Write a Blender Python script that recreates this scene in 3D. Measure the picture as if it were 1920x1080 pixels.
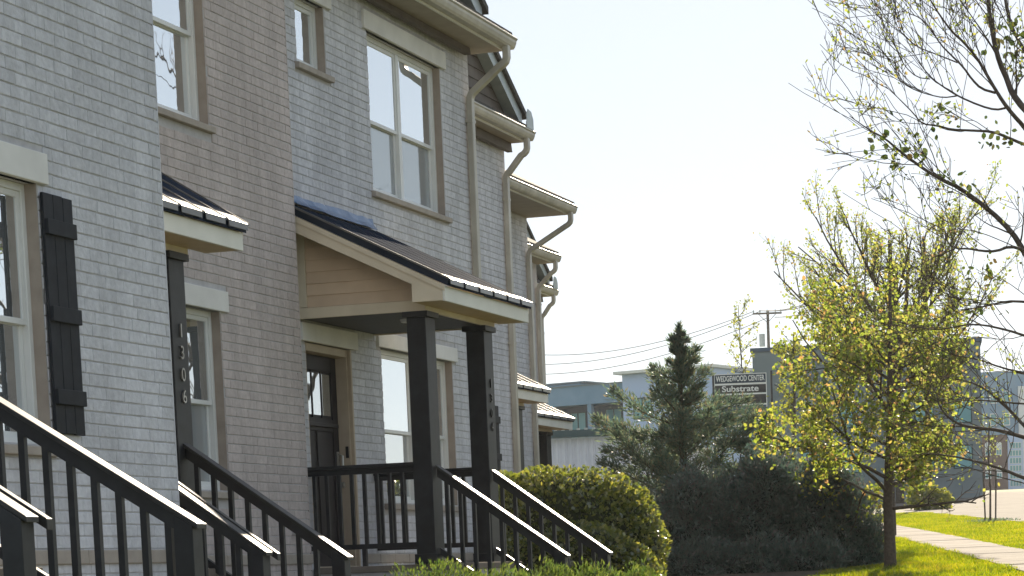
import bpy, bmesh, math, random
import numpy as np
from mathutils import Vector, Matrix

for o in list(bpy.data.objects):
    bpy.data.objects.remove(o, do_unlink=True)
C = bpy.context.scene.collection
sc = bpy.context.scene
R = math.radians

# ------------------------------------------------------------------ camera
# z = 0 is the eye height; +Y runs along the house fronts, +X points to the street.
RIGHT = Vector((0.95827038, 0.2834647, -0.03695464))
DOWN = Vector((-0.00323194, -0.11852234, -0.99294613))
FWD = Vector((-0.28584512, 0.9516303, -0.11266031))
FPX, PPX, PPY = 4736.45, 1125.54, 1607.64
cam = bpy.data.cameras.new('camera')
camo = bpy.data.objects.new('camera', cam)
C.objects.link(camo)
mw = Matrix.Identity(4)
for i, v in enumerate((RIGHT, -DOWN, -FWD)):
    for k in range(3):
        mw[k][i] = v[k]
camo.matrix_world = mw
cam.sensor_width = 36.0
cam.lens = FPX / 1920 * 36.0
cam.shift_x = (960 - PPX) / 1920
cam.shift_y = (PPY - 540) / 1920
cam.clip_start = 0.1
cam.clip_end = 3000
sc.camera = camo

# ------------------------------------------------------------------ light
SUN = Vector((-0.09, 0.94, 0.36)).normalized()
world = bpy.data.worlds.new("World")
sc.world = world
world.use_nodes = True
wn = world.node_tree
bg = wn.nodes['Background']
sky = wn.nodes.new('ShaderNodeTexSky')
sky.sky_type = 'NISHITA'
sky.sun_disc = False
sky.sun_elevation = math.asin(SUN.z)
sky.sun_rotation = math.atan2(SUN.x, SUN.y)
sky.altitude = 150
sky.air_density = 0.65
sky.dust_density = 0.08
sky.ozone_density = 0.0
soft = wn.nodes.new('ShaderNodeGamma')      # flattens the sky's brightness range, so the shaded fronts look lighter beside it
soft.inputs['Gamma'].default_value = 0.35
wn.links.new(sky.outputs['Color'], soft.inputs['Color'])
wn.links.new(soft.outputs['Color'], bg.inputs['Color'])
bg.inputs['Strength'].default_value = 0.15
sl = bpy.data.lights.new('sun', 'SUN')
sl.energy = 3.7
sl.angle = R(0.5)
sl.color = (1.0, 0.86, 0.66)
so = bpy.data.objects.new('sun', sl)
so.rotation_euler = (-SUN).to_track_quat('-Z', 'Y').to_euler()
so.location = (0, 0, 60)
C.objects.link(so)
vs = sc.view_settings
vs.view_transform = 'Standard'
vs.look = 'None'
vs.exposure = 1.74
vs.gamma = 1.0
vs.use_curve_mapping = False

# ------------------------------------------------------------------ helpers
ORG = {}


def px(p):
    v = Vector(p)
    d = v.dot(FWD)
    return v.dot(RIGHT) / d * FPX + PPX, v.dot(DOWN) / d * FPX + PPY, d


def tag(o, label=None, cat=None, group=None, kind=None):
    if label: o['label'] = label
    if cat: o['category'] = cat
    if group: o['group'] = group
    if kind: o['kind'] = kind
    return o


def empty(name, loc, label=None, cat=None, group=None, parent=None):
    o = bpy.data.objects.new(name, None)
    o.empty_display_size = 0.2
    C.objects.link(o)
    loc = Vector(loc)
    ORG[o.name] = loc
    if parent is not None:
        o.parent = parent
        o.location = loc - ORG[parent.name]
    else:
        o.location = loc
    return tag(o, label, cat, group)


def link_mesh(name, me, mat, parent=None, org=(0, 0, 0)):
    o = bpy.data.objects.new(name, me)
    C.objects.link(o)
    if mat is not None and not me.materials:
        me.materials.append(mat)
    org = Vector(org)
    ORG[o.name] = org
    if parent is not None:
        o.parent = parent
        o.location = org - ORG[parent.name]
    else:
        o.location = org
    return o


class MB:
    def __init__(s, xf=None):
        s.v = []; s.f = []; s.xf = xf

    def add(s, vs_, fs):
        b = len(s.v)
        if s.xf: vs_ = [s.xf(p) for p in vs_]
        s.v += [tuple(p) for p in vs_]
        s.f += [tuple(i + b for i in f) for f in fs]
        return s

    def box(s, x0, x1, y0, y1, z0, z1):
        return s.add([(x0, y0, z0), (x1, y0, z0), (x1, y1, z0), (x0, y1, z0), (x0, y0, z1), (x1, y0, z1), (x1, y1, z1), (x0, y1, z1)],
                     [(0, 3, 2, 1), (4, 5, 6, 7), (0, 1, 5, 4), (1, 2, 6, 5), (2, 3, 7, 6), (3, 0, 4, 7)])

    def prism(s, poly, a, b, axis='y'):
        """poly in the plane normal to axis, extruded from a to b"""
        n = len(poly)
        if axis == 'y':
            A = [(p[0], a, p[1]) for p in poly]; B = [(p[0], b, p[1]) for p in poly]
        elif axis == 'x':
            A = [(a, p[0], p[1]) for p in poly]; B = [(b, p[0], p[1]) for p in poly]
        else:
            A = [(p[0], p[1], a) for p in poly]; B = [(p[0], p[1], b) for p in poly]
        fs = [tuple(range(n)), tuple(range(2 * n - 1, n - 1, -1))]
        for i in range(n):
            j = (i + 1) % n
            fs.append((i, i + n, j + n, j))
        return s.add(A + B, fs)

    def tube(s, pts, rad, n=6, cap=True):
        pts = [Vector(p) for p in pts]
        if not hasattr(rad, '__len__'): rad = [rad] * len(pts)
        V = []
        ref = Vector((0.3, 0.2, 1)).normalized()
        for i, p in enumerate(pts):
            t = (pts[min(i + 1, len(pts) - 1)] - pts[max(i - 1, 0)])
            if t.length < 1e-9: t = Vector((0, 0, 1))
            t.normalize()
            a = t.cross(ref)
            if a.length < 0.05: a = t.cross(Vector((1, 0, 0)))
            a.normalize(); b = t.cross(a)
            for k in range(n):
                an = 2 * math.pi * k / n
                V.append(p + (a * math.cos(an) + b * math.sin(an)) * rad[i])
        fs = []
        for i in range(len(pts) - 1):
            for k in range(n):
                k2 = (k + 1) % n
                fs.append((i * n + k, i * n + k2, (i + 1) * n + k2, (i + 1) * n + k))
        if cap:
            fs.append(tuple(range(n))[::-1])
            m = (len(pts) - 1) * n
            fs.append(tuple(range(m, m + n)))
        return s.add(V, fs)

    def build(s, name, mat, parent=None, org=None, smooth=False, bevel=0):
        V = np.array(s.v, dtype=float)
        if org is None:
            mn = V.min(0); mx = V.max(0)
            org = ((mn[0] + mx[0]) / 2, (mn[1] + mx[1]) / 2, mn[2])
        V = V - np.array(org)
        me = bpy.data.meshes.new(name)
        me.from_pydata([tuple(p) for p in V], [], s.f)
        bm = bmesh.new(); bm.from_mesh(me)
        bmesh.ops.recalc_face_normals(bm, faces=bm.faces)
        bm.to_mesh(me); bm.free()
        if smooth:
            me.shade_smooth()
        o = link_mesh(name, me, mat, parent, org)
        if bevel:
            md = o.modifiers.new('bevel', 'BEVEL'); md.width = bevel; md.segments = 2; md.limit_method = 'ANGLE'
        return o


def fast_mesh(name, V, F, mat, parent=None, org=(0, 0, 0), kind=None):
    """numpy verts (n,3) and faces (m,k) -> one mesh object"""
    V = np.asarray(V, dtype=np.float32) - np.array(org, dtype=np.float32)
    F = np.asarray(F, dtype=np.int32)
    me = bpy.data.meshes.new(name)
    k = F.shape[1]
    me.vertices.add(len(V)); me.vertices.foreach_set('co', V.ravel())
    me.loops.add(F.size); me.loops.foreach_set('vertex_index', F.ravel())
    me.polygons.add(len(F))
    me.polygons.foreach_set('loop_start', np.arange(0, F.size, k, dtype=np.int32))
    me.polygons.foreach_set('loop_total', np.full(len(F), k, dtype=np.int32))
    me.update(calc_edges=True)
    me.shade_flat()
    o = link_mesh(name, me, mat, parent, org)
    if kind: o['kind'] = kind
    return o


# ------------------------------------------------------------------ materials
def new_mat(name):
    m = bpy.data.materials.new(name); m.use_nodes = True
    nt = m.node_tree
    return m, nt, nt.nodes['Principled BSDF']


def N(nt, t, **kw):
    n = nt.nodes.new(t)
    for k, v in kw.items():
        if k in n.inputs: n.inputs[k].default_value = v
        else: setattr(n, k, v)
    return n


def ramp(nt, stops):
    n = nt.nodes.new('ShaderNodeValToRGB')
    e = n.color_ramp.elements
    while len(e) < len(stops): e.new(0.5)
    for i, (p, c) in enumerate(stops):
        e[i].position = p; e[i].color = (*c, 1)
    return n


def surf(name, c1, c2, rough=0.7, scale=6.0, bump=0.15, bscale=60, bdist=0.003, metallic=0.0, spec=0.5, stain=0.0, stain_scale=0.7, coat=0.0, rand=0.0, streak=0.0):
    m, nt, b = new_mat(name)
    L = nt.links.new
    g = N(nt, 'ShaderNodeNewGeometry')
    n1 = N(nt, 'ShaderNodeTexNoise'); n1.inputs['Scale'].default_value = scale; n1.inputs['Detail'].default_value = 6
    L(g.outputs['Position'], n1.inputs['Vector'])
    r = ramp(nt, [(0.3, c1), (0.7, c2)])
    L(n1.outputs['Fac'], r.inputs['Fac'])
    col = r.outputs['Color']
    if stain:
        n3 = N(nt, 'ShaderNodeTexNoise'); n3.inputs['Scale'].default_value = stain_scale; n3.inputs['Detail'].default_value = 8
        L(g.outputs['Position'], n3.inputs['Vector'])
        mr = N(nt, 'ShaderNodeMapRange'); mr.inputs['From Min'].default_value = 0.35; mr.inputs['From Max'].default_value = 0.7
        mr.inputs['To Min'].default_value = 1 - stain; mr.inputs['To Max'].default_value = 1 + stain * 0.5
        L(n3.outputs['Fac'], mr.inputs['Value'])
        mx = N(nt, 'ShaderNodeVectorMath', operation='SCALE')
        L(col, mx.inputs[0]); L(mr.outputs['Result'], mx.inputs['Scale'])
        col = mx.outputs[0]
    if streak:
        mp = N(nt, 'ShaderNodeMapping'); mp.inputs['Scale'].default_value = (4.0, 4.0, 0.35)
        L(g.outputs['Position'], mp.inputs['Vector'])
        n4 = N(nt, 'ShaderNodeTexNoise'); n4.inputs['Scale'].default_value = 1.6; n4.inputs['Detail'].default_value = 7
        L(mp.outputs[0], n4.inputs['Vector'])
        m4 = N(nt, 'ShaderNodeMapRange'); m4.inputs['From Min'].default_value = 0.38; m4.inputs['From Max'].default_value = 0.62
        m4.inputs['To Min'].default_value = 1 - streak; m4.inputs['To Max'].default_value = 1 + streak * 0.3
        L(n4.outputs['Fac'], m4.inputs['Value'])
        m5 = N(nt, 'ShaderNodeVectorMath', operation='SCALE'); L(col, m5.inputs[0]); L(m4.outputs['Result'], m5.inputs['Scale']); col = m5.outputs[0]
    if rand:
        oi = N(nt, 'ShaderNodeObjectInfo')
        ad = N(nt, 'ShaderNodeMath', operation='ADD'); L(oi.outputs['Random'], ad.inputs[0]); L(g.outputs['Random Per Island'], ad.inputs[1])
        fr = N(nt, 'ShaderNodeMath', operation='FRACT'); L(ad.outputs[0], fr.inputs[0])
        mr2 = N(nt, 'ShaderNodeMapRange'); mr2.inputs['To Min'].default_value = 1 - rand; mr2.inputs['To Max'].default_value = 1 + rand
        L(fr.outputs[0], mr2.inputs['Value'])
        mx2 = N(nt, 'ShaderNodeVectorMath', operation='SCALE'); L(col, mx2.inputs[0]); L(mr2.outputs['Result'], mx2.inputs['Scale'])
        col = mx2.outputs[0]
    L(col, b.inputs['Base Color'])
    b.inputs['Roughness'].default_value = rough
    b.inputs['Metallic'].default_value = metallic
    b.inputs['Specular IOR Level'].default_value = spec
    if coat:
        b.inputs['Coat Weight'].default_value = coat; b.inputs['Coat Roughness'].default_value = 0.25
    if bump:
        n2 = N(nt, 'ShaderNodeTexNoise'); n2.inputs['Scale'].default_value = bscale; n2.inputs['Detail'].default_value = 8
        L(g.outputs['Position'], n2.inputs['Vector'])
        bp = N(nt, 'ShaderNodeBump'); bp.inputs['Strength'].default_value = bump; bp.inputs['Distance'].default_value = bdist
        L(n2.outputs['Fac'], bp.inputs['Height']); L(bp.outputs['Normal'], b.inputs['Normal'])
    return m


def leaf_mat(name, stops, trans=0.5, gloss=0.08, rough=0.4, patch=0.0):
    m = bpy.data.materials.new(name); m.use_nodes = True
    nt = m.node_tree; nt.nodes.clear(); L = nt.links.new
    out = N(nt, 'ShaderNodeOutputMaterial')
    g = N(nt, 'ShaderNodeNewGeometry')
    r = ramp(nt, stops)
    if patch:
        n1 = N(nt, 'ShaderNodeTexNoise'); n1.inputs['Scale'].default_value = 0.9; n1.inputs['Detail'].default_value = 5
        L(g.outputs['Position'], n1.inputs['Vector'])
        m1 = N(nt, 'ShaderNodeMapRange'); m1.inputs['From Min'].default_value = 0.3; m1.inputs['From Max'].default_value = 0.7; m1.inputs['To Min'].default_value = -patch; m1.inputs['To Max'].default_value = patch
        L(n1.outputs['Fac'], m1.inputs['Value'])
        a1 = N(nt, 'ShaderNodeMath', operation='ADD'); L(m1.outputs[0], a1.inputs[0]); L(g.outputs['Random Per Island'], a1.inputs[1]); L(a1.outputs[0], r.inputs['Fac'])
    else:
        L(g.outputs['Random Per Island'], r.inputs['Fac'])
    d = N(nt, 'ShaderNodeBsdfDiffuse'); L(r.outputs['Color'], d.inputs['Color'])
    t = N(nt, 'ShaderNodeBsdfTranslucent')
    hs = N(nt, 'ShaderNodeHueSaturation'); hs.inputs['Value'].default_value = 1.9; hs.inputs['Saturation'].default_value = 1.1
    L(r.outputs['Color'], hs.inputs['Color']); L(hs.outputs['Color'], t.inputs['Color'])
    mx = N(nt, 'ShaderNodeMixShader'); mx.inputs[0].default_value = trans
    L(d.outputs[0], mx.inputs[1]); L(t.outputs[0], mx.inputs[2])
    gl = N(nt, 'ShaderNodeBsdfGlossy'); gl.inputs['Roughness'].default_value = rough; gl.inputs['Color'].default_value = (1, 1, 1, 1)
    m2 = N(nt, 'ShaderNodeMixShader'); m2.inputs[0].default_value = gloss
    L(mx.outputs[0], m2.inputs[1]); L(gl.outputs[0], m2.inputs[2]); L(m2.outputs[0], out.inputs['Surface'])
    return m


def glass_mat(name, tint, refl, milk=0.10):
    """window pane: a coated reflection over a tinted see-through sheet"""
    m = bpy.data.materials.new(name); m.use_nodes = True
    nt = m.node_tree; nt.nodes.clear(); L = nt.links.new
    out = N(nt, 'ShaderNodeOutputMaterial')
    tr = N(nt, 'ShaderNodeBsdfTransparent'); tr.inputs['Color'].default_value = (*tint, 1)
    gl = N(nt, 'ShaderNodeBsdfGlossy'); gl.inputs['Roughness'].default_value = 0.01; gl.inputs['Color'].default_value = (0.95, 0.98, 1, 1)
    g = N(nt, 'ShaderNodeNewGeometry')
    n2 = N(nt, 'ShaderNodeTexNoise'); n2.inputs['Scale'].default_value = 3.0
    L(g.outputs['Position'], n2.inputs['Vector'])
    bp = N(nt, 'ShaderNodeBump'); bp.inputs['Strength'].default_value = 0.05; bp.inputs['Distance'].default_value = 0.01
    L(n2.outputs['Fac'], bp.inputs['Height']); L(bp.outputs['Normal'], gl.inputs['Normal'])
    lw = N(nt, 'ShaderNodeLayerWeight'); lw.inputs['Blend'].default_value = 0.35
    mr = N(nt, 'ShaderNodeMapRange'); mr.inputs['To Min'].default_value = refl * 0.82; mr.inputs['To Max'].default_value = min(1, refl * 1.4)
    L(lw.outputs['Fresnel'], mr.inputs['Value'])
    mx = N(nt, 'ShaderNodeMixShader'); L(mr.outputs['Result'], mx.inputs[0]); L(tr.outputs[0], mx.inputs[1]); L(gl.outputs[0], mx.inputs[2])
    df = N(nt, 'ShaderNodeBsdfDiffuse'); df.inputs['Color'].default_value = (0.72, 0.75, 0.77, 1)
    mk = N(nt, 'ShaderNodeMixShader'); mk.inputs[0].default_value = milk; L(mx.outputs[0], mk.inputs[1]); L(df.outputs[0], mk.inputs[2])
    L(mk.outputs[0], out.inputs['Surface'])
    return m


M = {}
M['brick'] = surf('painted_brick', (0.545, 0.55, 0.59), (0.68, 0.685, 0.72), rough=0.75, scale=22, bump=0.75, bscale=42, bdist=0.009, stain=0.10, stain_scale=0.9, rand=0.07, spec=0.3, streak=0.11)
M['brick_b'] = surf('darker_taupe_brick', (0.49, 0.43, 0.415), (0.59, 0.525, 0.505), rough=0.75, scale=22, bump=0.75, bscale=42, bdist=0.009, stain=0.10, stain_scale=0.9, rand=0.06, spec=0.3, streak=0.11)  # darker, warmer version of the brick colour, for the set-back front
M['mortar'] = surf('painted_mortar', (0.43, 0.42, 0.43), (0.52, 0.51, 0.515), rough=0.9, scale=14, bump=0.5, bscale=80, bdist=0.004)
M['stone'] = surf('cast_stone', (0.74, 0.73, 0.70), (0.80, 0.79, 0.76), rough=0.8, scale=4, bump=0.2, bscale=120, bdist=0.002, stain=0.08, stain_scale=2)
M['sill'] = surf('painted_sill', (0.33, 0.29, 0.25), (0.42, 0.37, 0.32), rough=0.8, scale=8, bump=0.35, bscale=70, bdist=0.003)
M['reveal'] = surf('painted_reveal', (0.32, 0.27, 0.23), (0.40, 0.34, 0.29), rough=0.85, scale=8, bump=0.4, bscale=70, bdist=0.003)
M['vinyl'] = surf('white_vinyl', (0.68, 0.69, 0.68), (0.76, 0.77, 0.76), rough=0.35, scale=3, bump=0.0)
M['trim'] = surf('cream_trim_paint', (0.68, 0.59, 0.45), (0.75, 0.66, 0.51), rough=0.6, scale=5, bump=0.12, bscale=40, bdist=0.002, stain=0.08, stain_scale=3)
M['board'] = surf('tan_clapboard_paint', (0.60, 0.46, 0.33), (0.67, 0.52, 0.38), rough=0.65, scale=6, bump=0.15, bscale=40, bdist=0.002, rand=0.05)
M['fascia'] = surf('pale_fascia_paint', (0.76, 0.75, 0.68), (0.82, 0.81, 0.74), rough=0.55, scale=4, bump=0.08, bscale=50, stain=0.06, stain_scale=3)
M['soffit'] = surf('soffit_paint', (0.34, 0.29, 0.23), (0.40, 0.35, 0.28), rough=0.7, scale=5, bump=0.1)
M['cedar'] = surf('beadboard_soffit', (0.55, 0.42, 0.24), (0.64, 0.50, 0.30), rough=0.6, scale=9, bump=0.15)
M['black'] = surf('black_paint', (0.012, 0.013, 0.016), (0.024, 0.026, 0.030), rough=0.5, scale=12, bump=0.2, bscale=50, bdist=0.002, spec=0.4, stain=0.25, stain_scale=5)
M['railtop'] = surf('weathered_black_rail_paint', (0.014, 0.014, 0.015), (0.03, 0.03, 0.03), rough=0.5, scale=20, bump=0.35, bscale=60, bdist=0.0015, spec=0.45, coat=0.05, stain=0.3, stain_scale=9)
M['shutter'] = surf('charcoal_shutter_paint', (0.012, 0.014, 0.019), (0.022, 0.025, 0.032), rough=0.65, scale=12, bump=0.25, bscale=60, bdist=0.002, spec=0.25)
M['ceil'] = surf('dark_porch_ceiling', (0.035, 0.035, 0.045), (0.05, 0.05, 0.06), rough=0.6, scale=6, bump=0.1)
def matte_metal(name, c, gloss, rough):
    m = bpy.data.materials.new(name); m.use_nodes = True
    nt = m.node_tree; nt.nodes.clear(); L = nt.links.new
    out = N(nt, 'ShaderNodeOutputMaterial'); d_ = N(nt, 'ShaderNodeBsdfDiffuse'); gl = N(nt, 'ShaderNodeBsdfGlossy'); gl.inputs['Roughness'].default_value = rough
    g = N(nt, 'ShaderNodeNewGeometry'); n1 = N(nt, 'ShaderNodeTexNoise'); n1.inputs['Scale'].default_value = 4; n1.inputs['Detail'].default_value = 6
    L(g.outputs['Position'], n1.inputs['Vector'])
    r = ramp(nt, [(0.3, tuple(v * 0.75 for v in c)), (0.7, tuple(v * 1.25 for v in c))]); L(n1.outputs['Fac'], r.inputs['Fac']); L(r.outputs['Color'], d_.inputs['Color'])
    mx = N(nt, 'ShaderNodeMixShader'); mx.inputs[0].default_value = gloss
    L(d_.outputs[0], mx.inputs[1]); L(gl.outputs[0], mx.inputs[2]); L(mx.outputs[0], out.inputs['Surface'])
    return m


M['metalroof'] = matte_metal('dark_navy_metal_roof', (0.020, 0.029, 0.050), 0.012, 0.5)
M['roofedge'] = surf('glare_metal_roof_edge', (0.05, 0.05, 0.05), (0.09, 0.09, 0.09), rough=0.55, scale=6, bump=0.05, bscale=20, spec=1.0, coat=0.8)  # paler, glossier copy of the roof metal, made to draw sun glare
M['flash'] = surf('sky_tinted_flashing', (0.06, 0.12, 0.24), (0.10, 0.18, 0.32), rough=0.32, scale=5, bump=0.3, bscale=10, bdist=0.01, metallic=0.2)  # dark metal with the sky's blue reflection mixed into its base colour
M['gutter'] = surf('taupe_gutter_metal', (0.46, 0.43, 0.36), (0.52, 0.49, 0.42), rough=0.42, scale=4, bump=0.08, bscale=14, stain=0.16, stain_scale=2.5, streak=0.12)
M['galv'] = surf('galvanised_sheet', (0.34, 0.38, 0.38), (0.45, 0.49, 0.48), rough=0.45, scale=8, bump=0.05, metallic=0.3)
M['shingle'] = surf('asphalt_shingle', (0.05, 0.047, 0.042), (0.11, 0.10, 0.09), rough=0.95, scale=18, bump=0.6, bscale=30, bdist=0.01)
M['gablesiding'] = surf('brown_gable_siding', (0.11, 0.09, 0.075), (0.15, 0.125, 0.105), rough=0.75, scale=6, bump=0.2, rand=0.12)
M['door'] = surf('dark_door_paint', (0.020, 0.017, 0.020), (0.030, 0.026, 0.030), rough=0.55, scale=4, bump=0.06, spec=0.25)
M['jamb'] = surf('door_casing_paint', (0.44, 0.36, 0.27), (0.52, 0.44, 0.34), rough=0.6, scale=6, bump=0.12)
M['chrome'] = surf('satin_metal', (0.55, 0.56, 0.55), (0.65, 0.66, 0.65), rough=0.3, metallic=0.9, bump=0)
M['numeral'] = surf('numeral_metal', (0.30, 0.29, 0.27), (0.42, 0.41, 0.39), rough=0.35, metallic=0.7, bump=0)
M['numeral_dark'] = surf('dark_numeral_metal', (0.02, 0.02, 0.02), (0.04, 0.04, 0.04), rough=0.35, metallic=0.3, bump=0)
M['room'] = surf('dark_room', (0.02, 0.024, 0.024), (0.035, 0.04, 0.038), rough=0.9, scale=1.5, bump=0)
M['curtain'] = surf('white_curtain', (0.74, 0.74, 0.76), (0.82, 0.82, 0.84), rough=0.9, scale=3, bump=0)
M['blind'] = surf('white_blind_slats', (0.70, 0.71, 0.70), (0.8, 0.81, 0.8), rough=0.6, scale=3, bump=0)
M['glass'] = glass_mat('window_glass', (0.78, 0.86, 0.86), 0.75)
M['glass_up'] = glass_mat('bright_window_glass', (0.62, 0.72, 0.76), 0.95)
M['screen'] = glass_mat('screened_glass', (0.45, 0.52, 0.54), 0.42, 0.28)
M['concrete'] = surf('concrete', (0.18, 0.155, 0.13), (0.235, 0.205, 0.175), rough=0.95, spec=0.1, scale=5, bump=0.3, bscale=70, bdist=0.003, stain=0.22, stain_scale=1.0, rand=0.10)
M['asphalt'] = surf('old_asphalt', (0.12, 0.105, 0.09), (0.17, 0.15, 0.13), rough=0.95, spec=0.08, scale=1.2, bump=0.3, bscale=40, bdist=0.004, stain=0.15, stain_scale=0.25)
M['soil'] = surf('lawn_soil', (0.07, 0.085, 0.012), (0.13, 0.15, 0.02), rough=0.95, scale=1.3, bump=0.5, bscale=25, bdist=0.02)
M['mulch'] = surf('bed_mulch', (0.04, 0.028, 0.02), (0.08, 0.055, 0.04), rough=0.95, scale=14, bump=0.8, bscale=40, bdist=0.02)
M['bark'] = surf('grey_brown_bark', (0.055, 0.042, 0.032), (0.12, 0.095, 0.075), rough=0.9, scale=22, bump=0.8, bscale=45, bdist=0.01)
M['bark_dark'] = surf('dark_bark', (0.07, 0.052, 0.04), (0.12, 0.092, 0.072), rough=0.85, scale=22, bump=0.7, bscale=45, bdist=0.01)
M['polewood'] = surf('pole_timber', (0.07, 0.055, 0.042), (0.12, 0.10, 0.08), rough=0.9, scale=10, bump=0.3)
M['maple_leaf'] = leaf_mat('maple_leaf', [(0.0, (0.085, 0.125, 0.022)), (0.5, (0.175, 0.205, 0.038)), (0.88, (0.24, 0.21, 0.06)), (1.0, (0.22, 0.13, 0.06))], 0.66, 0.06)
M['bud_leaf'] = leaf_mat('bud_leaf', [(0.0, (0.12, 0.155, 0.03)), (0.75, (0.22, 0.24, 0.06)), (1.0, (0.20, 0.13, 0.07))], 0.62, 0.06)
M['dark_leaf'] = leaf_mat('street_tree_leaf', [(0.0, (0.03, 0.05, 0.012)), (0.7, (0.06, 0.08, 0.015)), (1.0, (0.10, 0.07, 0.03))], 0.4, 0.06)
M['hedge_leaf'] = leaf_mat('hedge_leaf', [(0.0, (0.05, 0.07, 0.018)), (0.6, (0.13, 0.145, 0.026)), (1.0, (0.22, 0.20, 0.05))], 0.5, 0.09, 0.35)
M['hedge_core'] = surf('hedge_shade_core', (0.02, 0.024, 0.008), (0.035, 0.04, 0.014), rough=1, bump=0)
M['juniper'] = leaf_mat('creeping_juniper', [(0.0, (0.045, 0.08, 0.018)), (0.6, (0.09, 0.125, 0.026)), (1.0, (0.13, 0.15, 0.04))], 0.4, 0.06)
M['cedar_leaf'] = leaf_mat('red_cedar_spray', [(0.0, (0.042, 0.072, 0.054)), (0.55, (0.08, 0.115, 0.072)), (0.88, (0.115, 0.12, 0.07)), (1.0, (0.12, 0.09, 0.06))], 0.5, 0.06)
M['shrub_leaf'] = leaf_mat('dark_evergreen_spray', [(0.0, (0.040, 0.072, 0.060)), (0.6, (0.068, 0.105, 0.085)), (0.88, (0.10, 0.095, 0.085)), (1.0, (0.085, 0.055, 0.055))], 0.3, 0.08)
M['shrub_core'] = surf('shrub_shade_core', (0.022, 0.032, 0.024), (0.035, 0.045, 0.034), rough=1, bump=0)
M['grass'] = leaf_mat('grass_blade', [(0.0, (0.07, 0.10, 0.008)), (0.6, (0.17, 0.20, 0.010)), (1.0, (0.25, 0.22, 0.03))], 0.6, 0.04, patch=0.45)
M['yellow_leaf'] = leaf_mat('yellow_green_leaf', [(0.0, (0.10, 0.13, 0.02)), (1.0, (0.22, 0.21, 0.035))], 0.62, 0.06)
M['metalside'] = surf('white_metal_siding', (0.62, 0.62, 0.68), (0.70, 0.70, 0.76), rough=0.5, scale=2, bump=0.03)
M['bluewall'] = surf('blue_grey_render', (0.17, 0.29, 0.40), (0.21, 0.33, 0.45), rough=0.8, scale=0.6, bump=0.05)
M['palewall'] = surf('pale_blue_panel', (0.44, 0.55, 0.76), (0.50, 0.61, 0.82), rough=0.7, scale=0.6, bump=0.05)
M['recess'] = surf('recess_dark_render', (0.045, 0.075, 0.12), (0.06, 0.095, 0.145), rough=0.85, scale=0.6, bump=0.05)
M['tealframe'] = surf('dark_teal_frame', (0.012, 0.05, 0.06), (0.02, 0.065, 0.075), rough=0.5, bump=0)
M['tealglass'] = surf('teal_window_glass', (0.12, 0.30, 0.33), (0.20, 0.42, 0.44), rough=0.35, scale=0.4, bump=0, spec=0.3)
M['darkmass'] = surf('dark_grey_panel', (0.15, 0.19, 0.205), (0.185, 0.225, 0.24), rough=0.8, scale=0.3, bump=0.05)
M['redbrick'] = surf('dark_red_brick', (0.10, 0.055, 0.05), (0.14, 0.075, 0.065), rough=0.9, scale=1.0, bump=0.1)
M['white'] = surf('white_paint', (0.74, 0.74, 0.72), (0.8, 0.8, 0.78), rough=0.5, bump=0)
M['signblue'] = surf('sign_dark_blue', (0.012, 0.03, 0.055), (0.02, 0.04, 0.07), rough=0.4, bump=0)
M['signblack'] = surf('sign_black', (0.012, 0.012, 0.014), (0.02, 0.02, 0.024), rough=0.4, bump=0)
M['wire'] = surf('wire_insulation', (0.10, 0.10, 0.10), (0.13, 0.13, 0.13), rough=0.6, bump=0)


# ------------------------------------------------------------------ ground
def gz(y):
    if y < 0: return -1.5 + 0.01 * y
    if y < 180: return -1.5 + 0.033 * y
    return -1.5 + 0.033 * 180 + 0.027 * (y - 180)


def walk_x(y):   # left edge of the pavement, which follows the stepped row of houses
    return -4.6 - 0.245 * (y - 37.2) - 0.0006 * max(0, y - 37) ** 2 * 0.4


ys = list(range(-40, 60, 2)) + list(range(60, 200, 5)) + list(range(200, 500, 25))
xs = [-250, -150, -80, -50, -35, -25, -15, -8, 0, 8, 20, 40, 80, 150]
mb = MB()
V = [(x, y, gz(y) - 0.0) for y in ys for x in xs]
nx = len(xs)
F = [(j * nx + i, j * nx + i + 1, (j + 1) * nx + i + 1, (j + 1) * nx + i) for j in range(len(ys) - 1) for i in range(nx - 1)]
mb.add(V, F)
tag(mb.build('ground', M['soil'], org=(0, 0, 0)), kind='structure')

# pavement of separate concrete slabs with open joints
walk = empty('sidewalk', (walk_x(40), 40, gz(40)))
tag(walk, kind='structure')
WW = 1.28
y = 8.0
n = 0
while y < 99:
    L_ = 1.45
    a, b = y + 0.016, y + L_ - 0.016
    m_ = MB()
    top = []
    dz = random.Random(n).uniform(-0.006, 0.006)
    for (yy) in (a, b):
        for xo in (0, WW):
            top.append((walk_x(yy) + xo, yy, gz(yy) + 0.045 + dz))
    v = top + [(p[0], p[1], p[2] - 0.12) for p in top]
    m_.add(v, [(0, 1, 3, 2), (4, 6, 7, 5), (0, 4, 5, 1), (1, 5, 7, 3), (3, 7, 6, 2), (2, 6, 4, 0)])
    m_.build('slab', M['concrete'], walk, bevel=0.008)
    y += L_; n += 1


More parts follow.
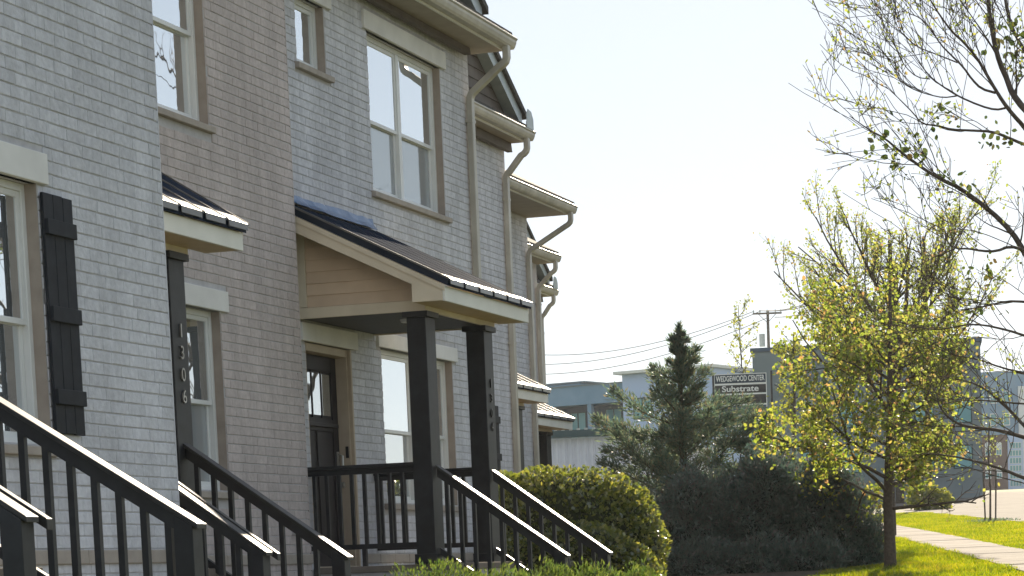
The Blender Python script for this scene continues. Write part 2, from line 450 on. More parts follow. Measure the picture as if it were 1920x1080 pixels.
def strip(name, mat, xl, xr, y0, y1, dz, step=3.0, thick=0.15, parent=None):
    m_ = MB(); k = max(2, int((y1 - y0) / step) + 1)
    V = []; F = []
    for i in range(k):
        yy = y0 + (y1 - y0) * i / (k - 1)
        a, b = xl(yy), xr(yy)
        V += [(a, yy, gz(yy) + dz), (b, yy, gz(yy) + dz), (a, yy, gz(yy) + dz - thick), (b, yy, gz(yy) + dz - thick)]
        if i:
            q = 4 * i; p = q - 4
            F += [(p, p + 1, q + 1, q), (p + 2, q + 2, q + 3, p + 3), (p, q, q + 2, p + 2), (p + 1, p + 3, q + 3, q + 1)]
    F += [(0, 2, 3, 1), (4 * k - 4, 4 * k - 3, 4 * k - 1, 4 * k - 2)]
    m_.add(V, F)
    return m_.build(name, mat, parent, org=(0, 0, 0))


def kerb_x(y): return walk_x(y) + WW + 3.3 if y < 99 else walk_x(99) + WW + 3.3 - 0.245 * (y - 99)


tag(strip('kerb', M['concrete'], lambda y: kerb_x(y), lambda y: kerb_x(y) + 0.16, -10, 97, 0.05), kind='structure')
tag(strip('road', M['asphalt'], lambda y: kerb_x(y) + 0.16, lambda y: kerb_x(y) + 14.0, -30, 330, 0.004, step=4, thick=0.3), kind='structure')
tag(strip('driveway', M['concrete'], lambda y: kerb_x(y) - 26, lambda y: kerb_x(y) + 0.158, 99.3, 107, 0.03, step=2), kind='structure')
tag(strip('planting_bed', M['mulch'], lambda y: -18, lambda y: -6.1 - 0.125 * (y - 24) if y > 10 else -5.2, 6, 50, 0.02, step=2), kind='structure')

# grass blades, as uncountable ground cover
rng = np.random.default_rng(5)


def grass(name, n, y0, y1, xl, xr, h, w):
    yy = y0 + (y1 - y0) * rng.random(n) ** 1.25
    a = np.array([xl(v) for v in yy]); b = np.array([xr(v) for v in yy])
    xx = a + (b - a) * rng.random(n)
    zz = np.array([gz(v) for v in yy])
    hh = h * (0.5 + rng.random(n)); an = rng.random(n) * 6.283
    pat = 0.6 + 0.5 * np.sin(xx * 2.3 + np.sin(yy * 1.1) * 2) * np.sin(yy * 0.9 + xx)
    hh = hh * np.clip(pat + 0.35, 0.35, 1.4)
    lx = rng.normal(0, 0.45, n) * hh; ly = rng.normal(0, 0.45, n) * hh
    dx = np.cos(an) * w * 0.5; dy = np.sin(an) * w * 0.5
    base = np.stack([xx, yy, zz], 1)
    V = np.empty((n, 3, 3)); V[:, 0] = base + np.stack([-dx, -dy, 0 * dx], 1); V[:, 1] = base + np.stack([dx, dy, 0 * dx], 1)
    V[:, 2] = base + np.stack([lx, ly, hh], 1)
    o = fast_mesh(name, V.reshape(-1, 3), np.arange(3 * n).reshape(n, 3), M['grass'])
    return o


go = grass('grass', 150000, 30, 99, lambda y: -8.15 if y < 43.5 else walk_x(y) - 4.2, lambda y: walk_x(y) + 0.05, 0.06, 0.022)
tag(go, 'bright sunlit lawn between the shrubs and the sidewalk', 'grass', kind='stuff')
go = grass('grass', 150000, 34, 99, lambda y: walk_x(y) + WW - 0.05, lambda y: kerb_x(y) - 0.03, 0.06, 0.026)
tag(go, 'bright sunlit grass strip between the sidewalk and the road', 'grass', kind='stuff')

# ------------------------------------------------------------------ bricks
COURSE, BLEN, JOINT = 0.0762, 0.238, 0.0075
Z_BASE = 0.248 - 20 * COURSE      # a course line falls on the ledge at z = 0.248


def brick_mesh(seed):
    r = random.Random(seed)
    h = COURSE - JOINT + r.uniform(-0.002, 0.003); c = 0.0038; dep = 0.04
    cols = [0, 0.34 + r.uniform(-.05, .05), 0.67 + r.uniform(-.05, .05), 1]
    V = []; nf = len(cols)
    # front face rows (inset by chamfer), then outer rim, then back rim.  local: x depth, y 0..1, z 0..h
    for z in (c, h - c):
        for i, t in enumerate(cols):
            yy = t if 0 < i < nf - 1 else (0.014 if i == 0 else 0.986)
            V.append((0.001 + r.uniform(-0.0014, 0.0010), yy, z + r.uniform(-0.0015, 0.0015)))
    for z in (0, h):
        for i, t in enumerate(cols):
            V.append((-0.004 + r.uniform(-0.0012, 0.0012), t, z + r.uniform(-0.0014, 0.0014)))
    for z in (0, h):
        for i, t in enumerate(cols):
            V.append((-dep, t, z))
    F = []
    for i in range(nf - 1):
        F.append((i, i + 1, nf + i + 1, nf + i))
        F.append((2 * nf + i, 2 * nf + i + 1, i + 1, i))
        F.append((nf + i, nf + i + 1, 3 * nf + i + 1, 3 * nf + i))
        F.append((4 * nf + i, 4 * nf + i + 1, 2 * nf + i + 1, 2 * nf + i))
        F.append((3 * nf + i, 3 * nf + i + 1, 5 * nf + i + 1, 5 * nf + i))
    F.append((2 * nf, 0, nf, 3 * nf)); F.append((nf - 1, 3 * nf - 1, 4 * nf - 1, 2 * nf - 1))
    F.append((4 * nf, 2 * nf, 3 * nf, 5 * nf)); F.append((3 * nf - 1, 5 * nf - 1, 6 * nf - 1, 4 * nf - 1))
    return V, F


BR = [brick_mesh(i) for i in range(10)]
BM = {'brick': [], 'brick_b': []}
for mk in BM:
    for (v, f) in BR:
        me = bpy.data.meshes.new('brick'); me.from_pydata(v, [], f); me.materials.append(M[mk]); me.update(); BM[mk].append(me)


def lay_bricks(wall, X, y0, y1, z0, z1, holes, seed, singles=300, visible=None, mat='brick'):
    r = random.Random(seed)
    items = []
    k0 = int(math.floor((z0 - Z_BASE) / COURSE))
    k1 = int((z1 - Z_BASE) / COURSE)
    for k in range(k0, k1):
        zb = Z_BASE + k * COURSE
        if zb < z0 - 0.001: continue
        iv = [(y0, y1)]
        for (a, b, c, d) in holes:
            if zb + COURSE - JOINT > c + 0.004 and zb < d - 0.004:
                nv = []
                for (p, q) in iv:
                    if b <= p or a >= q: nv.append((p, q))
                    else:
                        if a - p > 0.03: nv.append((p, a - 0.004))
                        if q - b > 0.03: nv.append((b + 0.004, q))
                iv = nv
        off = (k % 2) * BLEN / 2 + r.uniform(-0.006, 0.006)
        i = -1
        yb = y0 - BLEN + off
        while yb < y1:
            e = yb + BLEN + r.uniform(-0.012, 0.012)
            jn = 0.0012 if r.random() < 0.4 else JOINT
            for (p, q) in iv:
                a = max(p, yb + jn / 2); b = min(q, e - JOINT / 4)
                if e > q - 0.05 and q == y1: b = q - 0.004
                if b - a > 0.025: items.append((a, b, zb + JOINT / 2))
            yb = e
    vis = []
    for it in items:
        x_, y_, d_ = px((X, (it[0] + it[1]) / 2, it[2] + 0.03))
        if -10 < x_ < 1930 and -10 < y_ < 1085 and (visible is None or visible(x_, y_)): vis.append((d_ / max(0.08, it[1] - it[0]), it))
    vis.sort(key=lambda t: t[0])
    single = {id(t[1]) for t in vis[:singles]}
    ox = ORG[wall.name]
    VV = []; FF = []; nb = 0
    for it in items:
        a, b, z = it; kk = r.randrange(len(BR)); jx = r.uniform(-0.0011, 0.0011)
        if id(it) in single:
            o = bpy.data.objects.new('brick', BM[mat][kk])
            C.objects.link(o); o.parent = wall
            o.location = (X + jx - ox[0], a - ox[1], z - ox[2]); o.scale = (1, b - a, 1)
        else:
            v = np.array(BR[kk][0]); v[:, 1] = a + v[:, 1] * (b - a); v[:, 0] += X + jx; v[:, 2] += z
            VV.append(v); FF.append(np.array(BR[kk][1]) + nb); nb += len(v)
    if VV:
        fast_mesh('brick', np.concatenate(VV), np.concatenate(FF), M[mat], wall, org=(X, y0, z0), kind='stuff')



# ------------------------------------------------------------------ house parts
def wall_with_holes(name, X, y0, y1, z0, z1, holes, thick, mat, parent):
    Y = sorted({y0, y1} | {h[0] for h in holes} | {h[1] for h in holes})
    Z = sorted({z0, z1} | {h[2] for h in holes} | {h[3] for h in holes})
    solid = lambda i, j: 0 <= i < len(Y) - 1 and 0 <= j < len(Z) - 1 and not any(h[0] <= (Y[i] + Y[i + 1]) / 2 <= h[1] and h[2] <= (Z[j] + Z[j + 1]) / 2 <= h[3] for h in holes)
    m_ = MB(); xb = X - thick
    for i in range(len(Y) - 1):
        for j in range(len(Z) - 1):
            if not solid(i, j): continue
            a, b, c, d = Y[i], Y[i + 1], Z[j], Z[j + 1]
            m_.add([(X, a, c), (X, b, c), (X, b, d), (X, a, d)], [(0, 1, 2, 3)])
            m_.add([(xb, a, c), (xb, b, c), (xb, b, d), (xb, a, d)], [(3, 2, 1, 0)])
            if not solid(i - 1, j): m_.add([(X, a, c), (xb, a, c), (xb, a, d), (X, a, d)], [(3, 2, 1, 0)])
            if not solid(i + 1, j): m_.add([(X, b, c), (xb, b, c), (xb, b, d), (X, b, d)], [(0, 1, 2, 3)])
            if not solid(i, j - 1): m_.add([(X, a, c), (X, b, c), (xb, b, c), (xb, a, c)], [(0, 1, 2, 3)])
            if not solid(i, j + 1): m_.add([(X, a, d), (X, b, d), (xb, b, d), (xb, a, d)], [(3, 2, 1, 0)])
    me = bpy.data.meshes.new(name)
    org = Vector((X, y0, z0))
    me.from_pydata([tuple(Vector(p) - org) for p in m_.v], [], m_.f)
    return link_mesh(name, me, mat, parent, org)


def ring(mb_, x0, x1, a, b, c, d, t):
    mb_.box(x0, x1, a, a + t, c, d); mb_.box(x0, x1, b - t, b, c, d)
    mb_.box(x0, x1, a + t, b - t, c, c + t); mb_.box(x0, x1, a + t, b - t, d - t, d)


def window(house, X, a, b, c, d, units=1, split=0.47, cover=None, glass=('glass_up', 'screen'), single=False):
    """double-hung window set 8 cm back in the opening a..b, c..d"""
    xf = X - 0.085
    f = MB()
    t = 0.045
    f.box(xf - 0.09, xf, a, a + t, c, d); f.box(xf - 0.09, xf, b - t, b, c, d)
    f.box(xf - 0.09, xf, a + t, b - t, d - t, d); f.box(xf - 0.09, xf + 0.006, a + t, b - t, c, c + 0.04)
    w = (b - a - 2 * t) / units
    for u in range(1, units):
        ym = a + t + u * w
        f.box(xf - 0.09, xf - 0.002, ym - 0.04, ym + 0.04, c + 0.04, d - t)
    win = f.build('window', M['vinyl'], house, bevel=0.004)
    # plastered reveal lining
    for (ra, rb) in ((a + 0.001, a + 0.004), (b - 0.004, b - 0.001)):
        rv = MB(); rv.box(xf, X - 0.008, ra, rb, c, d); rv.build('reveal', M['reveal'], win)
    for u in range(units):
        p = a + t + u * w + (0.04 if u else 0); q = a + t + (u + 1) * w - (0.04 if u < units - 1 else 0)
        zm = c + 0.04 + (d - t - c - 0.04) * split
        s = MB()
        if single:
            ring(s, xf - 0.045, xf - 0.018, p, q, c + 0.04, d - t, 0.035)
            s.build('sash', M['vinyl'], win, bevel=0.003)
            g = MB(); g.box(xf - 0.036, xf - 0.030, p + 0.035, q - 0.035, c + 0.075, d - t - 0.035); g.build('pane', M[glass[0]], win)
        else:
            ring(s, xf - 0.04, xf - 0.014, p, q, zm - 0.012, d - t, 0.036)
            s.build('sash', M['vinyl'], win, bevel=0.003)
            s = MB(); ring(s, xf - 0.075, xf - 0.044, p, q, c + 0.04, zm + 0.022, 0.038)
            s.build('sash', M['vinyl'], win, bevel=0.003)
            g = MB(); g.box(xf - 0.030, xf - 0.024, p + 0.036, q - 0.036, zm + 0.024, d - t - 0.036); g.build('pane', M[glass[0]], win)
            g = MB(); g.box(xf - 0.062, xf - 0.056, p + 0.038, q - 0.038, c + 0.078, zm - 0.016); g.build('pane', M[glass[1]], win)
        if cover == 'blind':
            s = MB(); z = c + 0.07
            while z < d - t - 0.03:
                s.add([(xf - 0.12, p + .01, z), (xf - 0.12, q - .01, z), (xf - 0.145, q - .01, z + 0.034), (xf - 0.145, p + .01, z + 0.034)], [(0, 1, 2, 3)])
                z += 0.05
            tag(s.build('blind', M['blind'], win), kind='stuff')
        elif cover == 'curtain':
            s = MB(); k = 40; V = []
            for i in range(k + 1):
                yy = p + (q - p) * i / k
                xx = xf - 0.15 + 0.018 * math.sin(i * 1.9) + 0.008 * math.sin(i * 4.1)
                V += [(xx, yy, c + 0.05), (xx, yy, d - t)]
            s.add(V, [(2 * i, 2 * i + 2, 2 * i + 3, 2 * i + 1) for i in range(k)])
            s.build('curtain', M['curtain'], win, smooth=True)
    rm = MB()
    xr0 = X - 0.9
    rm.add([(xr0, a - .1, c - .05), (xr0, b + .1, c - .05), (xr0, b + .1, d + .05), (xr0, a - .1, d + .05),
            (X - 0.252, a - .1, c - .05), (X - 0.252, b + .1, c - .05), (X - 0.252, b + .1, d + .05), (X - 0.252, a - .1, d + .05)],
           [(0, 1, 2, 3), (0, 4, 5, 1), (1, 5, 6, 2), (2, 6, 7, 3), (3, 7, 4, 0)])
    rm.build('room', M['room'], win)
    return win


def lintel(house, X, a, b, c, d):
    m_ = MB(); m_.box(X - 0.05, X + 0.03, a, b, c, d)
    return m_.build('lintel', M['stone'], house, bevel=0.006)


def sill(house, X, a, b, c, d):
    m_ = MB()
    m_.add([(X - 0.085, a, c), (X + 0.045, a, c), (X + 0.045, a, d - 0.018), (X - 0.085, a, d + 0.004), (X - 0.085, b, c), (X + 0.045, b, c), (X + 0.045, b, d - 0.018), (X - 0.085, b, d + 0.004)],
           [(0, 1, 2, 3), (7, 6, 5, 4), (0, 4, 5, 1), (1, 5, 6, 2), (2, 6, 7, 3), (3, 7, 4, 0)])
    return m_.build('sill', M['sill'], house, bevel=0.006)


def shutter(house, X, a, b, c, d):
    sh = empty('shutter', (X + 0.012, (a + b) / 2, c), parent=house)
    w = (b - a) / 3
    for i in range(3):
        m_ = MB(); m_.box(X + 0.012, X + 0.034, a + i * w + 0.0025, a + (i + 1) * w - 0.0025, c + (0.004 if i == 1 else 0), d - (0.003 if i == 2 else 0))
        m_.build('plank', M['shutter'], sh, bevel=0.004)
    for t in (0.86, 0.50, 0.155):
        z = c + (d - c) * t
        m_ = MB(); m_.box(X + 0.034, X + 0.058, a + 0.004, b - 0.004, z - 0.045, z + 0.045)
        m_.build('batten', M['shutter'], sh, bevel=0.004)
    return sh


GUT = [(0, 0), (0, 0.115), (0.012, 0.118), (0.118, 0.118), (0.126, 0.112), (0.126, 0.098), (0.112, 0.086), (0.108, 0.06), (0.092, 0.022), (0.075, 0.0)]


def eave(house, X, y0, y1, over, ze, roof_x=5.0, slope=0.53):
    """soffit, fascia, gutter and roof of one unit"""
    xf = X + over - 0.126
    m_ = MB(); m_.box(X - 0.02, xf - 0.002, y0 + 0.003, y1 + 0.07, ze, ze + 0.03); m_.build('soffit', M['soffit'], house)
    m_ = MB(); m_.box(xf - 0.022, xf, y0 + 0.004, y1 + 0.09, ze - 0.008, ze + 0.15); m_.build('fascia', M['fascia'], house)
    g = MB(); g.prism([(xf + 0.001 + p[0], ze + 0.012 + p[1]) for p in GUT], y0 + 0.005, y1 + 0.10); g.build('gutter', M['gutter'], house)
    # frieze end and rake trim on the end that looks towards the street corner
    m_ = MB(); zt = ze + 0.15
    xr = X - roof_x
    m_.prism([(xf + 0.06, zt - 0.01), (xr, zt - 0.01 + slope * (xf + 0.06 - xr)), (xr, zt + 0.045 + slope * (xf + 0.06 - xr)), (xf + 0.06, zt + 0.045)], y0 + 0.002, y1 + 0.12)
    m_.build('roof', M['shingle'], house)
    m_ = MB()
    m_.prism([(xf - 0.022, ze + 0.03), (X - 0.25, ze + 0.03), (xr, zt - 0.15 + slope * (xf - xr)), (xr, zt - 0.012 + slope * (xf - xr)), (xf - 0.03, zt - 0.012)], y1 + 0.072, y1 + 0.098)
    m_.build('rake_board', M['trim'], house)


def downspout(house, X, y, over, ze, zbot):
    xo = X + over - 0.068
    xw = X + 0.048
    P = [(xo, ze + 0.02), (xo, ze - 0.10)]

    def arc(cx, cz, r, a0, a1, n=6):
        return [(cx + r * math.cos(R(a0 + (a1 - a0) * i / n)), cz + r * math.sin(R(a0 + (a1 - a0) * i / n))) for i in range(n + 1)]
    # sweep down, in to the wall, down the wall
    run = xo - xw
    drop = 0.12 + run * 0.42
    P += [(xo - 0.012, ze - 0.14), (xo - 0.045, ze - 0.172), (xo - 0.085, ze - 0.192)]
    P += [(xw + 0.06, ze - 0.19 - drop * 0.75), (xw + 0.022, ze - 0.215 - drop * 0.78), (xw + 0.004, ze - 0.25 - drop * 0.8), (xw, ze - 0.31 - drop * 0.8)]
    P += [(xw, zbot)]
    hw, hd = 0.034, 0.047
    V = []; n = len(P)
    for i in range(n):
        a = Vector((P[max(i - 1, 0)][0], P[max(i - 1, 0)][1])); b = Vector((P[min(i + 1, n - 1)][0], P[min(i + 1, n - 1)][1]))
        t = (b - a).normalized(); nx_ = Vector((-t.y, t.x))
        for (s, q) in ((-1, -1), (1, -1), (1, 1), (-1, 1)):
            V.append((P[i][0] + nx_.x * hw * s, y + hd * q, P[i][1] + nx_.y * hw * s))
    F = []
    for i in range(n - 1):
        for k in range(4):
            F.append((4 * i + k, 4 * i + (k + 1) % 4, 4 * i + 4 + (k + 1) % 4, 4 * i + 4 + k))
    F += [(3, 2, 1, 0), (4 * n - 4, 4 * n - 3, 4 * n - 2, 4 * n - 1)]
    m_ = MB(); m_.add(V, F)
    dsp = m_.build('downspout', M['gutter'], house, bevel=0.008)
    for z in (ze - 0.75, ze - 2.6, ze - 4.4):
        s = MB(); s.box(xw - 0.045, xw + 0.0365, y - 0.060, y + 0.060, z, z + 0.03); s.build('strap', M['gutter'], dsp)


def gable(house, X, y0, y1, zb, slope, siding='gablesiding'):
    """front-facing gable above the gutter: clapboards, rake boards and shingled roof"""
    ym = (y0 + y1) / 2; zp = zb + slope * (ym - y0)
    g = empty('gable', (X, ym, zb), parent=house)
    z = zb - 0.45; e = 0.14
    while z < zp - 0.1:
        z2 = min(z + e, zp)
        w1 = (zp - max(z, zb)) / slope; w2 = max(0.02, (zp - max(z2, zb)) / slope)
        m_ = MB()
        m_.add([(X + 0.012, ym - w1, z), (X + 0.012, ym + w1, z), (X - 0.004, ym + w2, z2), (X - 0.004, ym - w2, z2),
                (X - 0.06, ym - w1, z), (X - 0.06, ym + w1, z), (X - 0.06, ym + w2, z2), (X - 0.06, ym - w2, z2)],
               [(0, 1, 2, 3), (7, 6, 5, 4), (0, 4, 5, 1), (1, 5, 6, 2), (2, 6, 7, 3), (3, 7, 4, 0)])
        m_.build('clapboard', M[siding], g); z = z2
    for s in (-1, 1):
        ya = ym; yb = ym + s * (ym - y0 + 0.0)
        m_ = MB()
        m_.prism([(ya, zp + 0.02), (yb, zb + 0.02), (yb, zb - 0.15), (ya, zp - 0.15)], X + 0.013, X + 0.16, 'x')
        m_.build('rake_board', M['galv'], g)
        m_ = MB()
        yb2 = ym + s * (ym - y0 + 0.10); zb2 = zb - slope * 0.10
        m_.prism([(ya, zp + 0.10), (yb2, zb2 + 0.10), (yb2, zb2 + 0.022), (ya, zp + 0.022)], X - 3.2, X + 0.20, 'x')
        m_.build('roof', M['shingle'], g)


def house(label, X, y0, y1, over, openings, bricks=True, singles=0, visible=None, seed=1, ds=True, ze=5.6, zlo=-1.0, bmax=5.6, gab=None, mat='brick'):
    h = empty('townhouse', (X, (y0 + y1) / 2, gz((y0 + y1) / 2)), label, 'house', 'painted brick townhouses in the stepped row')
    holes = [(o['y'][0], o['y'][1], o['z'][0], o['z'][1]) for o in openings]
    bh = list(holes)
    for o in openings:
        if 'lintel' in o: bh.append((*o['lintel'], o['z'][1], o['lz']))
        if 'sill' in o: bh.append((*o['sill'], o['z'][0] - 0.09, o['z'][0]))
    w = wall_with_holes('wall', X - 0.0065, y0, y1, zlo, ze + 0.2, holes, 0.24, M['mortar'], h)
    if bricks:
        lay_bricks(w, X, y0, y1, zlo, bmax, bh, seed, singles, visible, mat)
    if bricks:      # strip added over the corner brick ends to hide their sun glints
        m_ = MB(); m_.box(X - 0.03, X + 0.0022, y1 - 0.009, y1 + 0.003, zlo, ze); m_.build('corner_glint_strip', M[mat], h)
    # side walls, back and floor slab close the volume
    m_ = MB()
    m_.box(X - 9.0, X - 0.25, y0 + 0.02, y0 + 0.2, zlo, ze + 0.05); m_.box(X - 9.0, X - 0.25, y1 - 0.2, y1 - 0.004, zlo, ze + 0.05); m_.box(X - 9.2, X - 9.0, y0, y1, zlo, ze + 0.05)
    m_.prism([(X - 0.3, ze), (X - 5.0, ze + 0.05 + 0.53 * 4.9), (X - 9.2, ze)], y0 + 0.05, y1 - 0.02)
    m_.build('side_wall', M['mortar'], h)
    eave(h, X, y0, y1, over, ze)
    # back slope of the roof
    m_ = MB(); xr = X - 5.0; zr = ze + 0.195 + 0.53 * (over - 0.066 + 5.0)
    m_.prism([(xr, zr), (xr, zr - 0.055), (X - 9.7, ze + 0.1), (X - 9.7, ze + 0.155)], y0 + 0.002, y1 + 0.12); m_.build('roof', M['shingle'], h)
    if ds: downspout(h, X, y1 - 0.10, over, ze, gz(y1) + 0.05)
    for o in openings:
        if o.get('kind', 'window') == 'window':
            wn_ = window(h, X, *o['y'], *o['z'], units=o.get('units', 1), cover=o.get('cover'), single=o.get('single', False), split=o.get('split', 0.47), glass=o.get('glass', ('glass_up', 'screen')))
            if 'sill' in o: sill(h, X, *o['sill'], o['z'][0] - 0.07, o['z'][0])
        if 'lintel' in o: lintel(h, X, *o['lintel'], o['z'][1], o['lz'])
        if 'shutter' in o: shutter(h, X, *o['shutter'])
    if gab: gable(h, *gab)
    return h


XA, XB, XC, XD, XE, XF, XG = -7.41, -8.95, -9.15, -10.63, -12.53, -14.25, -15.9

hA = house('nearest townhouse with a plain painted wall and one dark shutter', XA, 8.4, 15.33, 0.5,
           [dict(y=(11.60, 13.672), z=(0.862, 2.385), units=2, lintel=(11.48, 13.765), lz=2.565, sill=(11.5, 13.70), cover='blind', shutter=(13.668, 14.03, 0.93, 2.335), glass=('glass_up', 'glass')),
            dict(y=(11.60, 13.672), z=(3.77, 5.29), units=2, lintel=(11.48, 13.80), lz=5.468, sill=(11.5, 13.76), cover='blind')],
           singles=300, visible=lambda x, y: x < 340, seed=11, ds=False)
hB = house('set-back townhouse between the nearest house front and the large porch', XB, 15.33, 21.145, 0.5,
           [dict(y=(18.50, 19.485), z=(0.775, 2.238), lintel=(18.38, 19.60), lz=2.408, sill=(18.42, 19.56), cover='blind', split=0.49, glass=('glass', 'screen')),
            dict(y=(17.0, 19.465), z=(3.74, 5.29), units=2, lintel=(16.9, 19.58), lz=5.468, sill=(16.92, 19.50), split=0.46, glass=('glass_up', 'glass_up'))],
           singles=300, visible=lambda x, y: x > 282 + 0.06 * y, seed=22, ds=False, mat='brick_b')
hC = house('townhouse with tall twin upper window and the deep shed porch', XC, 21.145, 26.58, 0.55,
           [dict(kind='door', y=(21.72, 22.825), z=(0.12, 2.18), lintel=(21.6, 22.95), lz=2.345),
            dict(y=(23.62, 25.688), z=(0.75, 2.26), units=2, lintel=(23.50, 25.79), lz=2.405, sill=(23.52, 25.78), cover='curtain', glass=('glass_up', 'glass')),
            dict(y=(23.62, 25.688), z=(3.775, 5.292), units=2, lintel=(23.50, 25.81), lz=5.468, sill=(23.56, 25.77), cover='curtain', split=0.455),
            dict(y=(21.86, 22.545), z=(4.69, 5.292), single=True, lintel=(21.76, 22.68), lz=5.468, sill=(21.80, 22.64), cover='curtain')],
           singles=300, visible=lambda x, y: x < 900 and y < 1060, seed=33, gab=(XC + 0.12, 21.3, 26.32, 5.98, 0.53))
hD = house('townhouse beyond the large porch with a brown gable above its gutter', XD, 26.58, 32.2, 0.42,
           [dict(y=(29.0, 31.10), z=(0.78, 2.26), units=2, lintel=(28.9, 31.2), lz=2.42, sill=(28.9, 31.2), cover='blind', shutter=(31.11, 31.45, 0.85, 2.17)),
            dict(y=(28.4, 30.4), z=(3.775, 5.292), units=2, lintel=(28.3, 30.5), lz=5.468, sill=(28.3, 30.5), cover='blind')],
           seed=44, gab=(XD + 0.10, 26.9, 32.22, 5.93, 0.55))
hE = house('townhouse with the deepest eaves of the row', XE, 32.2, 38.96, 0.83,
           [dict(y=(35.3, 37.2), z=(0.78, 2.26), units=2, lintel=(35.2, 37.3), lz=2.42, sill=(35.2, 37.3)),
            dict(kind='door', y=(33.0, 34.0), z=(0.2, 2.2), lintel=(32.9, 34.1), lz=2.36)], seed=55)
hF = house('second townhouse from the far end of the row', XF, 38.96, 44.8, 0.46,
           [dict(y=(41.9, 43.6), z=(0.78, 2.26), units=2, lintel=(41.8, 43.7), lz=2.42, sill=(41.8, 43.7))], bricks=False, seed=66)
hG = house('farthest townhouse of the row, only its eave and pipe showing', XG, 44.8, 50.13, 0.39, [], bricks=False, seed=77, gab=(XG + 0.1, 45.1, 50.0, 5.93, 0.6))

for hh, X, ye, ov in ((hD, XD, 32.2, 0.42), (hG, XG, 50.13, 0.39)):
    m_ = MB()
    yb = ye + 0.02
    xg = X + ov + 0.002
    m_.add([(xg - 0.10, yb - 0.30, 5.72), (xg, yb - 0.30, 5.73), (xg, yb - 0.02, 5.73), (xg, yb - 0.02, 5.86), (xg, yb - 0.10, 5.95), (xg, yb - 0.24, 5.97), (xg, yb - 0.30, 5.90),
            (xg - 0.10, yb - 0.02, 5.72), (xg - 0.10, yb - 0.02, 5.86)], [(1, 2, 3, 4, 5, 6), (2, 7, 8, 3)])
    md = m_.build('splash_guard', M['galv'], hh).modifiers.new('solid', 'SOLIDIFY'); md.thickness = 0.006

# courses of the projecting base ledge on the first three fronts
for hh, X, a, b, z in ((hA, XA, 8.4, 15.335, 0.155), (hB, XB, 15.33, 21.15, 0.155), (hC, XC, 21.145, 26.58, 0.0)):
    if hh is hC: a, b, z = 22.9, 26.58, 0.155
    yy = a; k = 0
    while yy < b - 0.02:
        e = min(yy + 0.40, b)
        m_ = MB(); m_.box(X - 0.02, X + 0.022 + 0.002 * math.sin(k * 2.1), yy + 0.003, e - 0.003, z, z + 0.088)
        m_.build('ledge_block', M['sill'], hh, bevel=0.008); yy = e; k += 1

# --- door of the middle house
dX = XC - 0.155
d = MB(); d.box(dX - 0.045, dX, 21.80, 22.765, 0.135, 2.10)
door = d.build('door', M['door'], hC, bevel=0.003)
for (a, b, z0, z1) in ((21.80, 21.93, 0.135, 2.10), (22.635, 22.765, 0.135, 2.10), (21.93, 22.635, 1.96, 2.10), (21.93, 22.635, 1.40, 1.52), (21.93, 22.635, 0.135, 0.36), (22.235, 22.33, 0.36, 1.40)):
    m_ = MB(); m_.box(dX + 0.001, dX + 0.014, a + 0.001, b - 0.001, z0 + 0.001, z1 - 0.001); m_.build('stile', M['door'], door, bevel=0.003)
m_ = MB(); m_.box(dX + 0.001, dX + 0.045, 21.87, 22.70, 1.44, 1.475); m_.build('dentil_shelf', M['door'], door, bevel=0.003)
for i in range(3):
    a = 21.955 + i * 0.228
    m_ = MB(); m_.box(dX + 0.002, dX + 0.006, a, a + 0.195, 1.55, 1.935); m_.build('pane', M['glass'], door)
    if i:
        m_ = MB(); m_.box(dX + 0.0015, dX + 0.012, a - 0.028, a - 0.005, 1.525, 1.955); m_.build('muntin', M['door'], door)
m_ = MB(); m_.box(dX + 0.0145, dX + 0.022, 22.685, 22.735, 0.98, 1.22); m_.tube([(dX + 0.02, 22.71, 1.20), (dX + 0.065, 22.71, 1.18), (dX + 0.065, 22.71, 1.03), (dX + 0.02, 22.71, 1.0)], 0.010, 8)
m_.tube([(dX + 0.02, 22.71, 0.905), (dX + 0.07, 22.71, 0.905)], [0.026, 0.028], 10)
m_.build('handle', M['chrome'], door)
m_ = MB()
m_.box(dX - 0.05, XC - 0.03, 22.766, 22.824, 0.125, 2.178); m_.box(dX - 0.05, XC - 0.03, 21.722, 21.799, 0.125, 2.178); m_.box(dX - 0.05, XC - 0.03, 21.80, 22.765, 2.105, 2.178)
m_.box(XC - 0.03, XC + 0.004, 22.79, 22.823, 0.125, 2.176); m_.box(dX - 0.05, XC, 21.80, 22.765, 0.121, 0.133)
m_.build('door_frame', M['jamb'], hC, bevel=0.004)
m_ = MB(); m_.box(dX - 0.3, dX - 0.05, 21.6, 22.95, 0.1, 2.2); m_.build('door_backing', M['room'], hC)
m_ = MB(); m_.box(XC - 0.075, XC - 0.045, 22.752, 22.7655, 1.16, 1.27); m_.build('doorbell', M['signblack'], hC, bevel=0.003)
m_ = MB(); m_.box(XC + 0.002, XC + 0.035, 23.29, 23.37, 0.62, 0.74); m_.build('outlet_box', M['ceil'], hC, bevel=0.004)
m_ = MB(); m_.tube([(XB, 20.75, 0.42), (XB + 0.06, 20.75, 0.42), (XB + 0.075, 20.75, 0.39)], [0.012, 0.014, 0.012], 8); m_.tube([(XB + 0.05, 20.75, 0.42), (XB + 0.05, 20.75, 0.455)], [0.022, 0.024], 8)
m_.build('hose_bib', M['chrome'], hB)
dE = MB(); dE.box(XE - 0.2, XE - 0.155, 33.04, 33.96, 0.2, 2.16); dE.build('door', M['door'], hE, bevel=0.003)


